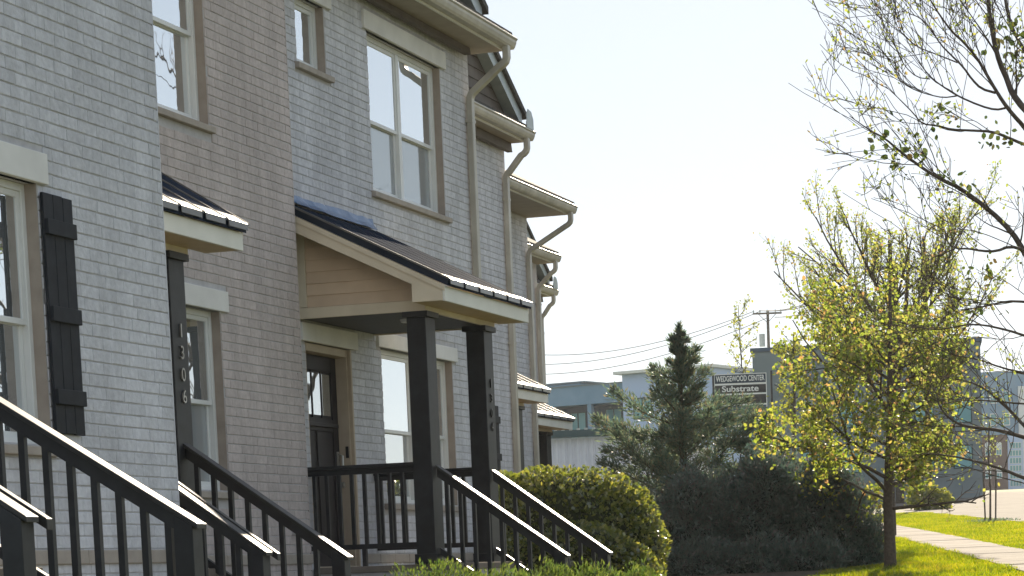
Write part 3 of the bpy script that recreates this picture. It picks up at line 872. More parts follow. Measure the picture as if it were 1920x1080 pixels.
# ------------------------------------------------------------------ porches
def text_to_mesh(o, width=None):
    bpy.context.view_layer.update()
    me = bpy.data.meshes.new_from_object(o.evaluated_get(bpy.context.evaluated_depsgraph_get()))
    n = o.name; bpy.data.objects.remove(o, do_unlink=True)
    if width:
        xs_ = [v.co.x for v in me.vertices]; k = width / (max(xs_) - min(xs_))
        for v in me.vertices: v.co.x *= k
    o2 = bpy.data.objects.new(n, me); C.objects.link(o2)
    return o2


def numerals(parent, text, X, y, ztops, size, mat):
    for ch, zt in zip(text, ztops):
        cu = bpy.data.curves.new('numeral', 'FONT')
        cu.body = ch; cu.size = size * 1.38; cu.extrude = 0.006; cu.align_x = 'CENTER'
        if ch == '1': cu.offset = 0.0015
        o = bpy.data.objects.new('numeral', cu); C.objects.link(o)
        cu.materials.append(mat)
        o = text_to_mesh(o)
        o.parent = parent
        o.rotation_euler = (R(90), 0, R(90))
        o.location = Vector((X + 0.008, y, zt - size)) - ORG[parent.name]


def porch(label, Xw, ya, yb, depth, posts, number=None, near_gable=True, zf=0.12, ztop=3.38, pz=2.36, nums=None, flashing=False, seam='roofedge'):
    """shed porch: standing-seam roof, boxed gable end, beam, posts with caps and a ceiling"""
    xfa = Xw + depth                     # front fascia face
    slope = (ztop - 2.595) / (depth + 0.03)
    zt = lambda x: ztop - slope * (x - Xw)
    p = empty('porch', (Xw, (ya + yb) / 2, gz(ya)), label, 'porch', 'shed-roofed entry porches')
    yg = ya + 0.30 if near_gable else ya + 0.01
    # roof deck and its seamed panels
    m_ = MB(); m_.prism([(Xw + 0.004, zt(Xw) - 0.012), (xfa + 0.03, zt(xfa + 0.03) - 0.012), (xfa + 0.03, zt(xfa + 0.03) - 0.07), (Xw + 0.004, zt(Xw) - 0.07)], ya + 0.002, yb - 0.002)
    rf = m_.build('roof', M['metalroof'], p)
    k = max(2, int(round((yb - ya) / 0.41)))
    pw = (yb - ya + 0.03) / k
    for i in range(k):
        a = ya - 0.015 + i * pw
        m_ = MB(); m_.prism([(Xw + 0.006, zt(Xw)), (xfa + 0.045, zt(xfa + 0.045)), (xfa + 0.045, zt(xfa + 0.045) - 0.010), (Xw + 0.006, zt(Xw) - 0.010)], a + 0.008, a + pw - 0.008)
        m_.build('roof_panel', M['metalroof'], rf)
        m_ = MB(); xe_ = xfa + 0.046
        m_.prism([(xe_ - 0.10, zt(xe_ - 0.10) + 0.0012), (xe_ - 0.10, zt(xe_ - 0.10) + 0.007), (xe_, zt(xe_) + 0.007), (xe_ + 0.006, zt(xe_)), (xe_ + 0.006, zt(xe_) - 0.045), (xe_ + 0.0015, zt(xe_) - 0.045), (xe_ + 0.0015, zt(xe_) + 0.0012)], a + 0.03, a + pw - 0.03)
        m_.build('eave_hem', M['roofedge'], rf)
    for i in range(k + 1):
        a = ya - 0.015 + i * pw
        sh_ = 0.011 if (seam == 'roofedge' or i == 0) else 0.003
        m_ = MB(); m_.prism([(Xw + 0.006, zt(Xw) + sh_), (xfa + 0.045, zt(xfa + 0.045) + sh_), (xfa + 0.045, zt(xfa + 0.045) - 0.008), (Xw + 0.006, zt(Xw) - 0.008)], a - 0.0075, a + 0.0075)
        m_.build('seam', M['roofedge' if i == 0 else seam], rf)  # first seam always takes the glare metal, drawing the bright rake line
    # fascia and rake boards
    m_ = MB(); m_.box(xfa - 0.024, xfa, ya + 0.001, yb - 0.001, 2.40, 2.53); m_.build('fascia', M['fascia'], p, bevel=0.003)
    ends = [(ya, 1)] + [(yb, -1)] if near_gable else [(yb, -1)]
    for (ye, s) in ends:
        y0, y1 = (ye, ye + 0.026) if s > 0 else (ye - 0.026, ye)
        m_ = MB(); g = 0.075
        m_.prism([(Xw + 0.005, zt(Xw) - g), (xfa - 0.0245, zt(xfa - 0.0245) - g), (xfa - 0.0245, 2.405), (xfa - 0.31, 2.405), (xfa - 0.31, zt(xfa - 0.31) - g - 0.128), (Xw + 0.005, zt(Xw) - g - 0.15)], y0, y1)
        m_.build('rake_board', M['trim'], p, bevel=0.003)
        yy0, yy1 = (ye - 0.010, ye - 0.0005) if s > 0 else (ye + 0.0005, ye + 0.010)
        m_ = MB()
        m_.prism([(Xw + 0.005, zt(Xw) - g - 0.001), (xfa - 0.001, zt(xfa - 0.001) - g - 0.001), (xfa - 0.001, zt(xfa - 0.001) - g - 0.05), (Xw + 0.005, zt(Xw) - g - 0.05)], yy0, yy1)
        m_.build('rake_moulding', M['trim'], p)
    # soffits
    m_ = MB(); m_.box(xfa - 0.30, xfa - 0.0245, ya + 0.028, yb - 0.028, 2.405, 2.425); m_.build('soffit', M['cedar'], p)
    # boxed ends with clapboards
    sides = [(yg, 1)] if near_gable else []
    for (y0, s) in sides:
        xi = xfa - 0.30
        m_ = MB(); m_.box(Xw + 0.003, Xw + 0.105, y0, y0 + 0.03, pz + 0.10, zt(Xw + 0.1) - 0.11); m_.build('corner_board', M['trim'], p, bevel=0.003)
        z = pz + 0.098; e = 0.104
        while z < zt(Xw + 0.105) - 0.13:
            z2 = z + e
            xa = Xw + 0.107
            xr1 = min(xi - 0.004, Xw + (ztop - 0.1 - z) / slope); xr2 = min(xi - 0.004, max(xa + 0.01, Xw + (ztop - 0.1 - z2) / slope))
            m_ = MB(); m_.add([(xa, y0 + 0.006, z), (xr1, y0 + 0.006, z), (xr2, y0 + 0.018, z2), (xa, y0 + 0.018, z2), (xa, y0 + 0.05, z), (xr1, y0 + 0.05, z), (xr2, y0 + 0.05, z2), (xa, y0 + 0.05, z2)],
                              [(3, 2, 1, 0), (4, 5, 6, 7), (0, 1, 5, 4), (1, 2, 6, 5), (2, 3, 7, 6), (3, 0, 4, 7)])
            m_.build('clapboard', M['board'], p); z = z2
        m_ = MB(); m_.box(Xw + 0.003, xi, y0 - 0.002, y0 + 0.028, pz, pz + 0.096); m_.build('gable_trim', M['trim'], p, bevel=0.003)
    ylast = posts[-1][1] + 0.04
    m_ = MB(); m_.box(xfa - 0.335, xfa - 0.301, yg + 0.029, ylast, pz, pz + 0.15); m_.build('beam', M['trim'], p, bevel=0.003)
    m_ = MB(); m_.box(Xw + 0.003, xfa - 0.30, ylast, ylast + 0.03, pz, zt(xfa - 0.3) - 0.1); m_.build('gable_trim', M['trim'], p)
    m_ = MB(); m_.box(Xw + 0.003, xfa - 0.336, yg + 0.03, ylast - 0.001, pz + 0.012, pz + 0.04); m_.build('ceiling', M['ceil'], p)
    # posts
    for i, (a, b) in enumerate(posts):
        x0, x1 = xfa - 0.485, xfa - 0.304
        m_ = MB(); m_.box(x0, x1, a, b, zf, pz - 0.052)
        po = m_.build('post', M['black'], p, bevel=0.006)
        m_ = MB(); m_.box(x0 - 0.03, x1 + 0.03, a - 0.03, b + 0.03, pz - 0.052, pz - 0.002); m_.build('cap', M['black'], po, bevel=0.004)
        m_ = MB(); m_.box(x0 - 0.015, x1 + 0.015, a - 0.015, b + 0.015, zf, zf + 0.09); m_.build('post_base', M['black'], po, bevel=0.004)
        if number and i == len(posts) - 1:
            numerals(po, number, x1, (a + b) / 2 + 0.0, nums[0], nums[1], nums[2])
    m_ = MB(); m_.tube([(Xw + 0.8, (yg + yb) / 2 - 0.25, pz + 0.013), (Xw + 0.8, (yg + yb) / 2 - 0.25, pz - 0.012)], [0.095, 0.085], 20); m_.build('ceiling_light', M['vinyl'], p)
    if flashing:
        for (a, b, zt_, zb_, o_) in ((ya - 0.075, ya + 0.30, 3.475, 3.36, 0.010), (ya + 0.285, ya + 1.1, 3.465, 3.35, 0.014), (ya + 1.08, yb - 0.09, 3.475, 3.345, 0.010)):
            k = 9; V = []
            rr = random.Random(int(a * 100))
            for i in range(k + 1):
                yy = a + (b - a) * i / k
                V += [(Xw + o_ + rr.uniform(-.003, .003), yy, zt_ + rr.uniform(-.006, .006)), (Xw + o_ + 0.012 + rr.uniform(-.004, .004), yy, (zt_ + zb_) / 2 + 0.01), (Xw + o_ + 0.05 + rr.uniform(-.01, .012), yy, zb_ + 0.028)]
            m_ = MB(); m_.add(V, [f for i in range(k) for f in ((3 * i, 3 * i + 3, 3 * i + 4, 3 * i + 1), (3 * i + 1, 3 * i + 4, 3 * i + 5, 3 * i + 2))])
            md = m_.build('flashing', M['flash'], p).modifiers.new('solid', 'SOLIDIFY'); md.thickness = 0.003
    return p


porch('large porch with 1304 on its post, blue flashing and clapboard side', XC, 21.25, 23.61, 1.54, [(21.55, 21.80), (23.14, 23.39)], '1304',
      nums=([1.865, 1.725, 1.585, 1.455], 0.085, M['numeral_dark']), flashing=True, seam='metalroof')
porch('small porch with 1306 on its post beside the nearest house', XB, 15.36, 17.24, 1.24, [(16.62, 16.87)], '1306', near_gable=False,
      nums=([1.865, 1.71, 1.555, 1.40], 0.098, M['numeral']))
porch('far porch just past the second downspout, higher of two far roofs', XE, 32.3, 34.85, 1.54, [(32.6, 32.85), (34.33, 34.58)], zf=0.2)
porch('farthest porch showing, the lower of the two far roofs', XF, 39.05, 41.62, 1.54, [(39.35, 39.6), (41.1, 41.35)], zf=0.2)


# ------------------------------------------------------------------ stoops and railings
def stoop(label, Xw, ya, yb, xedge, xend, zf, n):
    zb = gz(ya)
    s = empty('stoop', (xedge, (ya + yb) / 2, zb), label, 'steps', 'front steps of the townhouses')
    m_ = MB(); m_.box(Xw + 0.03, xedge, ya, yb, zb - 0.3, zf - 0.06); m_.build('base', M['mortar'], s)
    m_ = MB(); m_.box(Xw + 0.03, xedge + 0.02, ya - 0.02, yb + 0.02, zf - 0.059, zf); m_.build('landing', M['concrete'], s, bevel=0.006)
    rise = (zf - zb) / n; go_ = (xend - xedge) / (n - 1)
    for i in range(1, n):
        m_ = MB(); m_.box(xedge + 0.022 + (i - 1) * go_, xedge + 0.02 + i * go_, ya + 0.02, yb - 0.02, zb - 0.3, zf - i * rise); m_.build('step', M['concrete'], s, bevel=0.006)


stoop('steps under the 1304 post and big porch', XC, 21.6, 23.3, -7.70, -6.75, 0.12, 6)
stoop('steps beside the small 1306 porch', XB, 15.40, 16.85, -7.85, -6.85, 0.12, 6)
stoop('steps of the nearest house at the left edge', XA, 9.6, 11.3, -6.25, -5.25, 0.12, 7)


def stair_rail(label, Y, xs_, zs_, xe, ze, zfloor, grab=False, bend=0.0, pitch=0.127):
    """sloping black rail: cap, sub-rail, balusters, bottom rail, end newel, optional second grab board"""
    zb = gz(Y)
    r_ = empty('stair_railing', (xe, Y, zb), label, 'railing', 'black stair railings')
    sl_ = (ze - zs_) / (xe - xs_)
    zz = lambda x: zs_ + sl_ * (x - xs_)
    x1 = xe + 0.03

    def slab(a, b, y0, y1, t0, t1, name, mat, bv=0.0):
        m_ = MB(); m_.prism([(a, zz(a) + t1), (b, zz(b) + t1), (b, zz(b) + t0), (a, zz(a) + t0)], y0, y1); return m_.build(name, mat, r_, bevel=bv)
    slab(xs_, x1, Y - 0.055, Y + 0.055, -0.026, 0.0, 'cap', M['railtop'], 0.004)
    slab(xs_, xe, Y - 0.022, Y + 0.022, -0.105, -0.0265, 'top_rail', M['black'])
    slab(xs_, xe - 0.05, Y - 0.02, Y + 0.02, -0.80, -0.74, 'bottom_rail', M['black'])
    if grab:
        slab(xs_ + 0.03, x1 + 0.02, Y + 0.085, Y + 0.135, -0.045, 0.004, 'grab_rail', M['railtop'], 0.004)
        for x in (xs_ + 0.25, xe - 0.2):
            m_ = MB(); m_.box(x, x + 0.03, Y + 0.022, Y + 0.10, zz(x) - 0.07, zz(x) - 0.046); m_.build('bracket', M['black'], r_)
    x = xs_ + 0.08
    while x < xe - 0.14:
        m_ = MB(); h = 0.017
        m_.prism([(x - h, zz(x - h) - 0.104), (x + h, zz(x + h) - 0.104), (x + h, zz(x + h) - 0.80), (x - h, zz(x - h) - 0.80)], Y - h, Y + h)
        m_.build('baluster', M['black'], r_); x += pitch
    m_ = MB(); m_.prism([(xe - 0.095, zz(xe - 0.095) - 0.0265), (xe + 0.005, zz(xe + 0.005) - 0.0265), (xe + 0.005, zb), (xe - 0.095, zb)], Y - 0.055, Y + 0.055)
    m_.build('newel', M['black'], r_, bevel=0.004)
    return r_


def porch_rail(label, Y, x0, x1, zt, zbm):
    r_ = empty('porch_railing', ((x0 + x1) / 2, Y, zbm), label, 'railing', 'level porch railings')
    m_ = MB(); m_.box(x0, x1, Y - 0.045, Y + 0.045, zt - 0.035, zt); m_.build('cap', M['black'], r_, bevel=0.004)
    m_ = MB(); m_.box(x0, x1, Y - 0.02, Y + 0.02, zt - 0.085, zt - 0.0355); m_.build('top_rail', M['black'], r_)
    m_ = MB(); m_.box(x0, x1, Y - 0.02, Y + 0.02, zbm, zbm + 0.045); m_.build('bottom_rail', M['black'], r_)
    x = x0 + 0.06
    while x < x1 - 0.03:
        m_ = MB(); m_.box(x - 0.016, x + 0.016, Y - 0.016, Y + 0.016, zbm + 0.044, zt - 0.084); m_.build('baluster', M['black'], r_); x += 0.122
    xm = (x0 + x1) / 2 - 0.0
    m_ = MB(); m_.box(xm - 0.02, xm + 0.02, Y - 0.02, Y + 0.02, 0.12, zbm); m_.build('foot', M['black'], r_)


stair_rail('near rail of the big 1304 porch steps, sunlit on top', 21.66, -7.90, 1.0, -6.72, 0.17, 0.12)
stair_rail('far rail of the big 1304 porch steps, against the hedge', 23.22, -7.90, 1.0, -6.78, 0.19, 0.12)
stair_rail('far rail of the 1306 steps, dark then bright on top', 16.75, -8.02, 1.02, -6.82, 0.185, 0.12)
stair_rail('near rail of the 1306 steps with a double top board', 15.46, -7.9, 0.96, -6.87, 0.225, 0.12, grab=True)
stair_rail('long rail across the nearest wall at the left edge', 11.2, -6.95, 1.32, -5.33, 0.315, 0.12)
stair_rail('lowest rail in the left corner with a double top board', 9.62, -6.55, 1.10, -5.36, 0.335, 0.12, grab=True)
porch_rail('level railing on the near side of the big porch, by the door', 21.62, XC + 0.005, -8.10, 1.035, 0.275)
porch_rail('level railing on the far side of the big porch', 23.28, XC + 0.005, -8.10, 1.035, 0.275)

# ------------------------------------------------------------------ plants
LEAF = np.array([[0, -0.5, 0], [0.34, -0.12, 0.05], [0.30, 0.2, 0.05], [0, 0.5, 0], [-0.30, 0.2, 0.05], [-0.34, -0.12, 0.05]])


def leaves(name, pos, size, mat, parent, rs, up=0.0, kind=None, narrow=1.0, dirs=None, org=None):
    """one leaf-shaped hexagon per position, random orientation"""
    n = len(pos)
    a = rs.normal(size=(n, 3)) if dirs is None else dirs + rs.normal(size=(n, 3)) * 0.45
    a[:, 2] += up
    a /= np.linalg.norm(a, axis=1)[:, None] + 1e-9
    b = rs.normal(size=(n, 3)); b -= a * (a * b).sum(1)[:, None]; b /= np.linalg.norm(b, axis=1)[:, None] + 1e-9
    c = np.cross(a, b)
    s = size * (0.6 + 0.8 * rs.random(n))
    V = pos[:, None, :] + s[:, None, None] * (LEAF[None, :, 1:2] * a[:, None, :] + LEAF[None, :, 0:1] * narrow * b[:, None, :] + LEAF[None, :, 2:3] * c[:, None, :])
    F = np.arange(6 * n).reshape(n, 6)
    return fast_mesh(name, V.reshape(-1, 3), F, mat, parent, org=org if org is not None else pos.mean(0), kind=kind)


def sprays(name, pos, dirs, length, width, mat, parent, rs, org=None, kind=None):
    """thin pointed sprays (needle foliage)"""
    n = len(pos)
    d_ = dirs / (np.linalg.norm(dirs, axis=1)[:, None] + 1e-9)
    b = rs.normal(size=(n, 3)); b -= d_ * (d_ * b).sum(1)[:, None]; b /= np.linalg.norm(b, axis=1)[:, None] + 1e-9
    l = length * (0.5 + rs.random(n)); w = width * (0.6 + 0.8 * rs.random(n))
    V = np.empty((n, 4, 3))
    V[:, 0] = pos; V[:, 1] = pos + d_ * (l * 0.45)[:, None] + b * w[:, None]; V[:, 2] = pos + d_ * l[:, None]; V[:, 3] = pos + d_ * (l * 0.4)[:, None] - b * w[:, None]
    return fast_mesh(name, V.reshape(-1, 3), np.arange(4 * n).reshape(n, 4), mat, parent, org=org if org is not None else pos.mean(0), kind=kind)


class Tree:
    def __init__(s, seed):
        s.r = random.Random(seed); s.mb = MB(); s.tips = []; s.twig = []

    def limb(s, pts, r0, r1, n=6):
        k = len(pts)
        s.mb.tube(pts, [r0 + (r1 - r0) * i / (k - 1) for i in range(k)], n, cap=False)

    def grow(s, p, d_, length, r0, level, maxl, spread=0.7, up=0.15, kids=(4, 6), ratio=0.62, wob=0.16, first=0.25):
        r = s.r; n = 6 if level < 2 else 5
        pts = [Vector(p)]; q = Vector(d_).normalized()
        seg = length / n
        for i in range(n):
            q = (q + Vector((r.gauss(0, wob), r.gauss(0, wob), r.gauss(0, wob) + up * 0.35))).normalized()
            pts.append(pts[-1] + q * seg)
        s.limb(pts, r0, max(r0 * 0.35, 0.0025), 6 if level < 1 else (5 if level < 2 else 3))
        if level >= maxl - 1:
            s.twig.append(pts)
        if level < maxl:
            for i in range(r.randint(*kids)):
                t = first + (1 - first) * (i + r.random()) / (kids[1])
                t = min(t, 0.98)
                f = t * n; k = min(int(f), n - 1); pp = pts[k].lerp(pts[k + 1], f - k)
                base = (pts[k + 1] - pts[k]).normalized()
                side = Vector((r.gauss(0, 1), r.gauss(0, 1), r.gauss(0, 0.7)))
                side = (side - base * side.dot(base)).normalized()
                nd = (base * (1 - spread * 0.5) + side * spread + Vector((0, 0, up))).normalized()
                s.grow(pp, nd, length * ratio * r.uniform(0.7, 1.15) * (1.15 - 0.5 * t), max(r0 * 0.55 * (1 - 0.4 * t), 0.003), level + 1, maxl, spread, up, kids, ratio, wob, first)

    def leaf_points(s, n, jit, rs, keep=None):
        seg = [(t[i], t[i + 1]) for t in s.twig for i in range(len(t) - 1)]
        A = np.array([tuple(a) for a, b in seg]); B = np.array([tuple(b) for a, b in seg])
        if keep is not None:
            w = np.array([keep(p) for p in (A + B) / 2]); w = w / w.sum()
            k = rs.choice(len(seg), n, p=w)
        else: k = rs.integers(0, len(seg), n)
        return A[k] + (B[k] - A[k]) * rs.random((n, 1)) + rs.normal(size=(n, 3)) * jit


# young leafy tree on the lawn
base = Vector((-7.19, 40.9, gz(40.9) - 0.03))
tr = empty('leafy_tree', base, 'young olive-gold leafy tree standing on the lawn beside the sidewalk', 'tree')
T = Tree(3)
tp = [base, base + Vector((0.0, 0.0, 0.5)), base + Vector((-0.02, 0.02, 1.1)), base + Vector((0.02, 0.03, 1.9)), base + Vector((0.05, 0.02, 2.7)), base + Vector((0.07, 0.05, 3.5)), base + Vector((0.10, 0.0, 4.5))]
T.limb([base + Vector((0, 0, -0.1)), base + Vector((0, 0, 0.06))], 0.155, 0.11, 10)
T.limb(tp, 0.105, 0.025, 10)
rr = random.Random(8)
for i in range(26):
    t = 1.0 + 2.6 * (i / 26.0) ** 0.9
    an = i * 2.4 + rr.uniform(-.4, .4)
    k = 0
    while k < len(tp) - 2 and tp[k + 1].z - base.z < t: k += 1
    f = (t - (tp[k].z - base.z)) / (tp[k + 1].z - tp[k].z)
    p = tp[k].lerp(tp[k + 1], f)
    ln = (2.05 if t < 2.6 else 1.6 if t < 3.2 else 1.15) * rr.uniform(0.8, 1.15)
    dx = math.cos(an)
    ln *= 1.2 if dx < 0 else (0.62 if t < 2.1 else 0.92)
    T.grow(p, (dx, math.sin(an), 0.18 + 0.14 * (t - 1)), ln, 0.032 - 0.004 * (t - 1), 0, 2, spread=0.75, up=0.10, kids=(4, 6), ratio=0.45)
tk = T.mb.build('trunk', M['bark_dark'], tr, org=base, smooth=True)
rs = np.random.default_rng(9)


def kp(p):
    h = p[2] - base.z
    if p[0] > base.x + 0.45 and h < 1.65: return 0.02
    return max(0.0, min(1.0, (h - 0.7) * 2)) * (1.0 if h < 3.3 else 0.6)


lp = T.leaf_points(14500, 0.10, rs, kp)
leaves('crown', lp, 0.068, M['maple_leaf'], tr, rs, up=0.1)

# taller sparse tree behind it
base = Vector((-10.93, 62.3, gz(62.3) - 0.03))
tr = empty('budding_tree', base, 'tall upright budding tree rising behind the leafy tree', 'tree')
T = Tree(14)
tp = [base, base + Vector((0, 0, 1.5)), base + Vector((0.12, 0, 3.3)), base + Vector((0.18, 0.05, 4.6)), base + Vector((0.15, 0, 5.8)), base + Vector((0.15, 0.0, 7.2))]
T.limb(tp, 0.16, 0.05, 8)
T.limb([base + Vector((0.12, 0, 3.2)), base + Vector((0.38, 0.05, 4.4)), base + Vector((0.5, 0.1, 5.6)), base + Vector((0.6, 0.1, 7.0))], 0.11, 0.03, 7)
rr = random.Random(21)
for i in range(22):
    t = 3.0 + 2.8 * i / 22.0
    an = i * 2.4 + rr.uniform(-.4, .4)
    k = 0
    while k < len(tp) - 2 and tp[k + 1].z - base.z < t: k += 1
    f = (t - (tp[k].z - base.z)) / (tp[k + 1].z - tp[k].z)
    p = tp[k].lerp(tp[k + 1], f)
    dx = math.cos(an)
    T.grow(p, (0.95 * dx - 0.05, 0.95 * math.sin(an), 0.72), 3.9 * rr.uniform(0.75, 1.08) * (1.1 - 0.10 * (t - 3)), 0.042, 0, 2, spread=0.55, up=0.22, kids=(7, 9), ratio=0.40, wob=0.07)
T.mb.build('trunk', M['bark'], tr, org=base, smooth=True)
rs = np.random.default_rng(10)
lp = T.leaf_points(11500, 0.06, rs)
leaves('crown', lp, 0.062, M['bud_leaf'], tr, rs, up=0.2)

# low yellow-green tree against the corner of the dark block
base = Vector((-20.05, 93.9, gz(93.9)))
tr = empty('yellow_tree', base, 'yellow-green tree covering the left corner of the dark building', 'tree')
T = Tree(91)
T.limb([base, base + Vector((0, 0, 2.5)), base + Vector((0.1, 0, 5.2)), base + Vector((0.1, 0, 6.9))], 0.10, 0.02, 7)
for j in range(22):
    T.grow(base + Vector((0.05, 0, 3.2 + 0.16 * j)), (math.cos(j * 2.4), math.sin(j * 2.4), 0.45), 1.0 * (1.0 - 0.015 * j), 0.03, 0, 2, kids=(3, 5), ratio=0.5)
T.mb.build('trunk', M['bark'], tr, org=base, smooth=True)
rs = np.random.default_rng(16)
leaves('crown', T.leaf_points(1300, 0.09, rs), 0.11, M['yellow_leaf'], tr, rs)

# big half-bare street tree whose limbs reach in from the right
base = Vector((-2.05, 24.9, gz(24.9) - 0.05))
tr = empty('street_tree', base, 'half-bare street tree whose limbs arch in from the right edge', 'tree')
T = Tree(31)
T.limb([base, base + Vector((0.02, 0, 0.8)), base + Vector((-0.02, 0.05, 1.8)), base + Vector((0.05, 0, 3.0)), base + Vector((0.1, 0.1, 4.6)), base + Vector((0.22, 0.0, 6.0)), base + Vector((0.30, 0.1, 7.2))], 0.17, 0.012, 10)
for j in range(11):     # crown on the street side
    an = -1.2 + 2.4 * ((j * 0.618) % 1.0)
    T.grow(base + Vector((0.05 + 0.02 * j, 0.02, 2.2 + 0.4 * j)), (math.cos(an), math.sin(an), 0.75), 2.3 - 0.12 * j, 0.04 - 0.002 * j, 0, 2, spread=0.6, up=0.15, kids=(4, 6), ratio=0.5, wob=0.12)
STEM = [base + Vector((0.02, 0, 0.8)), base + Vector((-0.02, 0.05, 1.8)), base + Vector((0.05, 0, 3.0)), base + Vector((0.1, 0.1, 4.6))]
LIMBS = [  # main limbs: points, start radius, end radius, twig count
    ([(-2.74, 24.38, 3.7), (-2.92, 24.26, 3.96), (-3.0, 24.14, 4.05), (-3.08, 24.07, 4.16), (-3.15, 24.06, 4.28), (-3.22, 24.04, 4.41), (-3.3, 24.01, 4.56), (-3.41, 23.91, 4.7), (-3.5, 23.85, 4.78), (-3.59, 23.76, 4.91), (-3.67, 23.65, 5.05), (-3.74, 23.55, 5.22)], 0.034, 0.006, 9),
    ([(-3.11, 24.46, 4.17), (-3.21, 24.52, 4.17), (-3.36, 24.58, 4.23), (-3.56, 24.55, 4.33), (-3.66, 24.56, 4.4), (-3.8, 24.6, 4.51), (-3.9, 24.67, 4.63), (-3.95, 24.76, 4.71), (-4.06, 24.86, 4.89), (-4.12, 24.86, 5.03)], 0.016, 0.003, 9),
    ([(-3.26, 24.94, 4.4), (-3.39, 24.89, 4.44), (-3.48, 24.89, 4.54), (-3.55, 24.85, 4.65), (-3.67, 24.91, 4.78), (-3.78, 24.96, 4.9), (-3.88, 24.98, 5.07), (-3.97, 24.96, 5.17), (-4.11, 25.0, 5.24), (-4.22, 25.02, 5.37)], 0.018, 0.003, 9),
    ([(-3.67, 25.29, 4.78), (-3.88, 25.28, 4.88), (-4.03, 25.3, 4.95), (-4.16, 25.31, 5.05), (-4.26, 25.3, 5.18), (-4.34, 25.33, 5.44)], 0.01, 0.003, 7),
    ([(-2.82, 25.17, 3.85), (-3.02, 25.08, 3.92), (-3.16, 24.95, 3.98), (-3.28, 24.87, 4.03), (-3.5, 24.74, 4.04), (-3.64, 24.62, 4.04), (-3.76, 24.59, 4.08), (-3.9, 24.45, 4.09), (-3.96, 24.37, 4.18), (-4.07, 24.25, 4.3), (-4.19, 24.19, 4.42)], 0.026, 0.003, 12),
    ([(-3.55, 24.35, 4.3), (-3.66, 24.27, 4.28), (-3.78, 24.23, 4.31), (-3.91, 24.23, 4.36), (-4.02, 24.13, 4.42), (-4.08, 24.06, 4.63)], 0.01, 0.003, 6),
    ([(-3.78, 24.26, 4.46), (-3.9, 24.23, 4.48), (-4.01, 24.23, 4.59), (-4.08, 24.21, 4.73), (-4.12, 24.25, 4.88)], 0.008, 0.003, 5),
    ([(-2.63, 24.29, 3.82), (-2.92, 24.32, 4.12), (-3.03, 24.36, 4.28), (-3.08, 24.44, 4.41), (-3.15, 24.41, 4.58), (-3.19, 24.41, 4.74), (-3.23, 24.51, 4.92), (-3.27, 24.59, 5.19), (-3.28, 24.63, 5.45)], 0.05, 0.02, 12),
    ([(-2.71, 25.66, 4.59), (-3.01, 25.58, 4.81), (-3.13, 25.55, 5.02), (-3.21, 25.56, 5.23), (-3.25, 25.55, 5.53)], 0.035, 0.015, 9),
    ([(-2.63, 24.55, 2.19), (-2.82, 24.54, 2.55), (-2.97, 24.53, 2.85), (-3.08, 24.54, 3.04), (-3.29, 24.6, 3.26), (-3.57, 24.59, 3.49), (-3.75, 24.58, 3.58), (-3.91, 24.55, 3.69), (-4.13, 24.63, 3.87), (-4.29, 24.65, 4.02), (-4.44, 24.64, 4.11), (-4.62, 24.61, 4.25)], 0.052, 0.004, 16),
    ([(-2.76, 24.04, 2.74), (-2.89, 23.92, 2.79), (-3.01, 23.79, 2.82), (-3.12, 23.7, 2.77), (-3.24, 23.59, 2.77), (-3.36, 23.58, 2.8), (-3.46, 23.45, 2.79), (-3.53, 23.4, 2.86), (-3.54, 23.4, 2.96)], 0.026, 0.006, 9),
    ([(-3.6, 24.41, 2.91), (-3.76, 24.38, 2.84), (-3.91, 24.4, 2.87), (-4.0, 24.38, 2.93)], 0.01, 0.003, 4),
    ([(-2.73, 24.58, 2.35), (-2.97, 24.52, 2.38), (-3.13, 24.44, 2.39), (-3.31, 24.29, 2.34), (-3.4, 24.19, 2.32), (-3.54, 24.08, 2.3)], 0.024, 0.005, 9),
    ([(-2.7, 24.22, 1.95), (-2.93, 24.08, 2.03), (-3.04, 23.96, 2.07), (-3.29, 23.91, 2.14), (-3.46, 23.84, 2.14), (-3.68, 23.79, 2.1), (-3.86, 23.69, 2.13)], 0.024, 0.004, 12),
    ([(-2.82, 25.14, 1.05), (-3.07, 25.13, 1.14), (-3.31, 25.09, 1.22), (-3.45, 25.02, 1.24), (-3.64, 24.95, 1.27), (-3.79, 24.98, 1.36), (-3.88, 25.04, 1.48), (-3.92, 25.12, 1.62)], 0.036, 0.006, 9),
    ([(-2.78, 24.32, 0.99), (-2.97, 24.33, 1.21), (-3.18, 24.35, 1.45), (-3.35, 24.34, 1.59), (-3.5, 24.35, 1.66), (-3.77, 24.32, 1.72)], 0.03, 0.005, 9),
    ([(-2.72, 24.34, 1.4), (-2.96, 24.27, 1.41), (-3.35, 24.28, 1.47), (-3.54, 24.33, 1.48), (-3.75, 24.34, 1.46)], 0.018, 0.004, 8),
    ([(-2.63, 23.84, 0.6), (-2.93, 23.87, 0.71), (-3.12, 23.9, 0.8), (-3.31, 23.85, 0.87), (-3.61, 23.78, 0.95), (-3.86, 23.77, 0.98)], 0.034, 0.005, 8),
    ([(-2.72, 24.78, 1.61), (-3.01, 24.71, 1.73), (-3.2, 24.62, 1.78), (-3.46, 24.65, 1.89), (-3.65, 24.56, 1.92), (-3.86, 24.59, 2.02)], 0.022, 0.004, 9),
]
rr = random.Random(77)
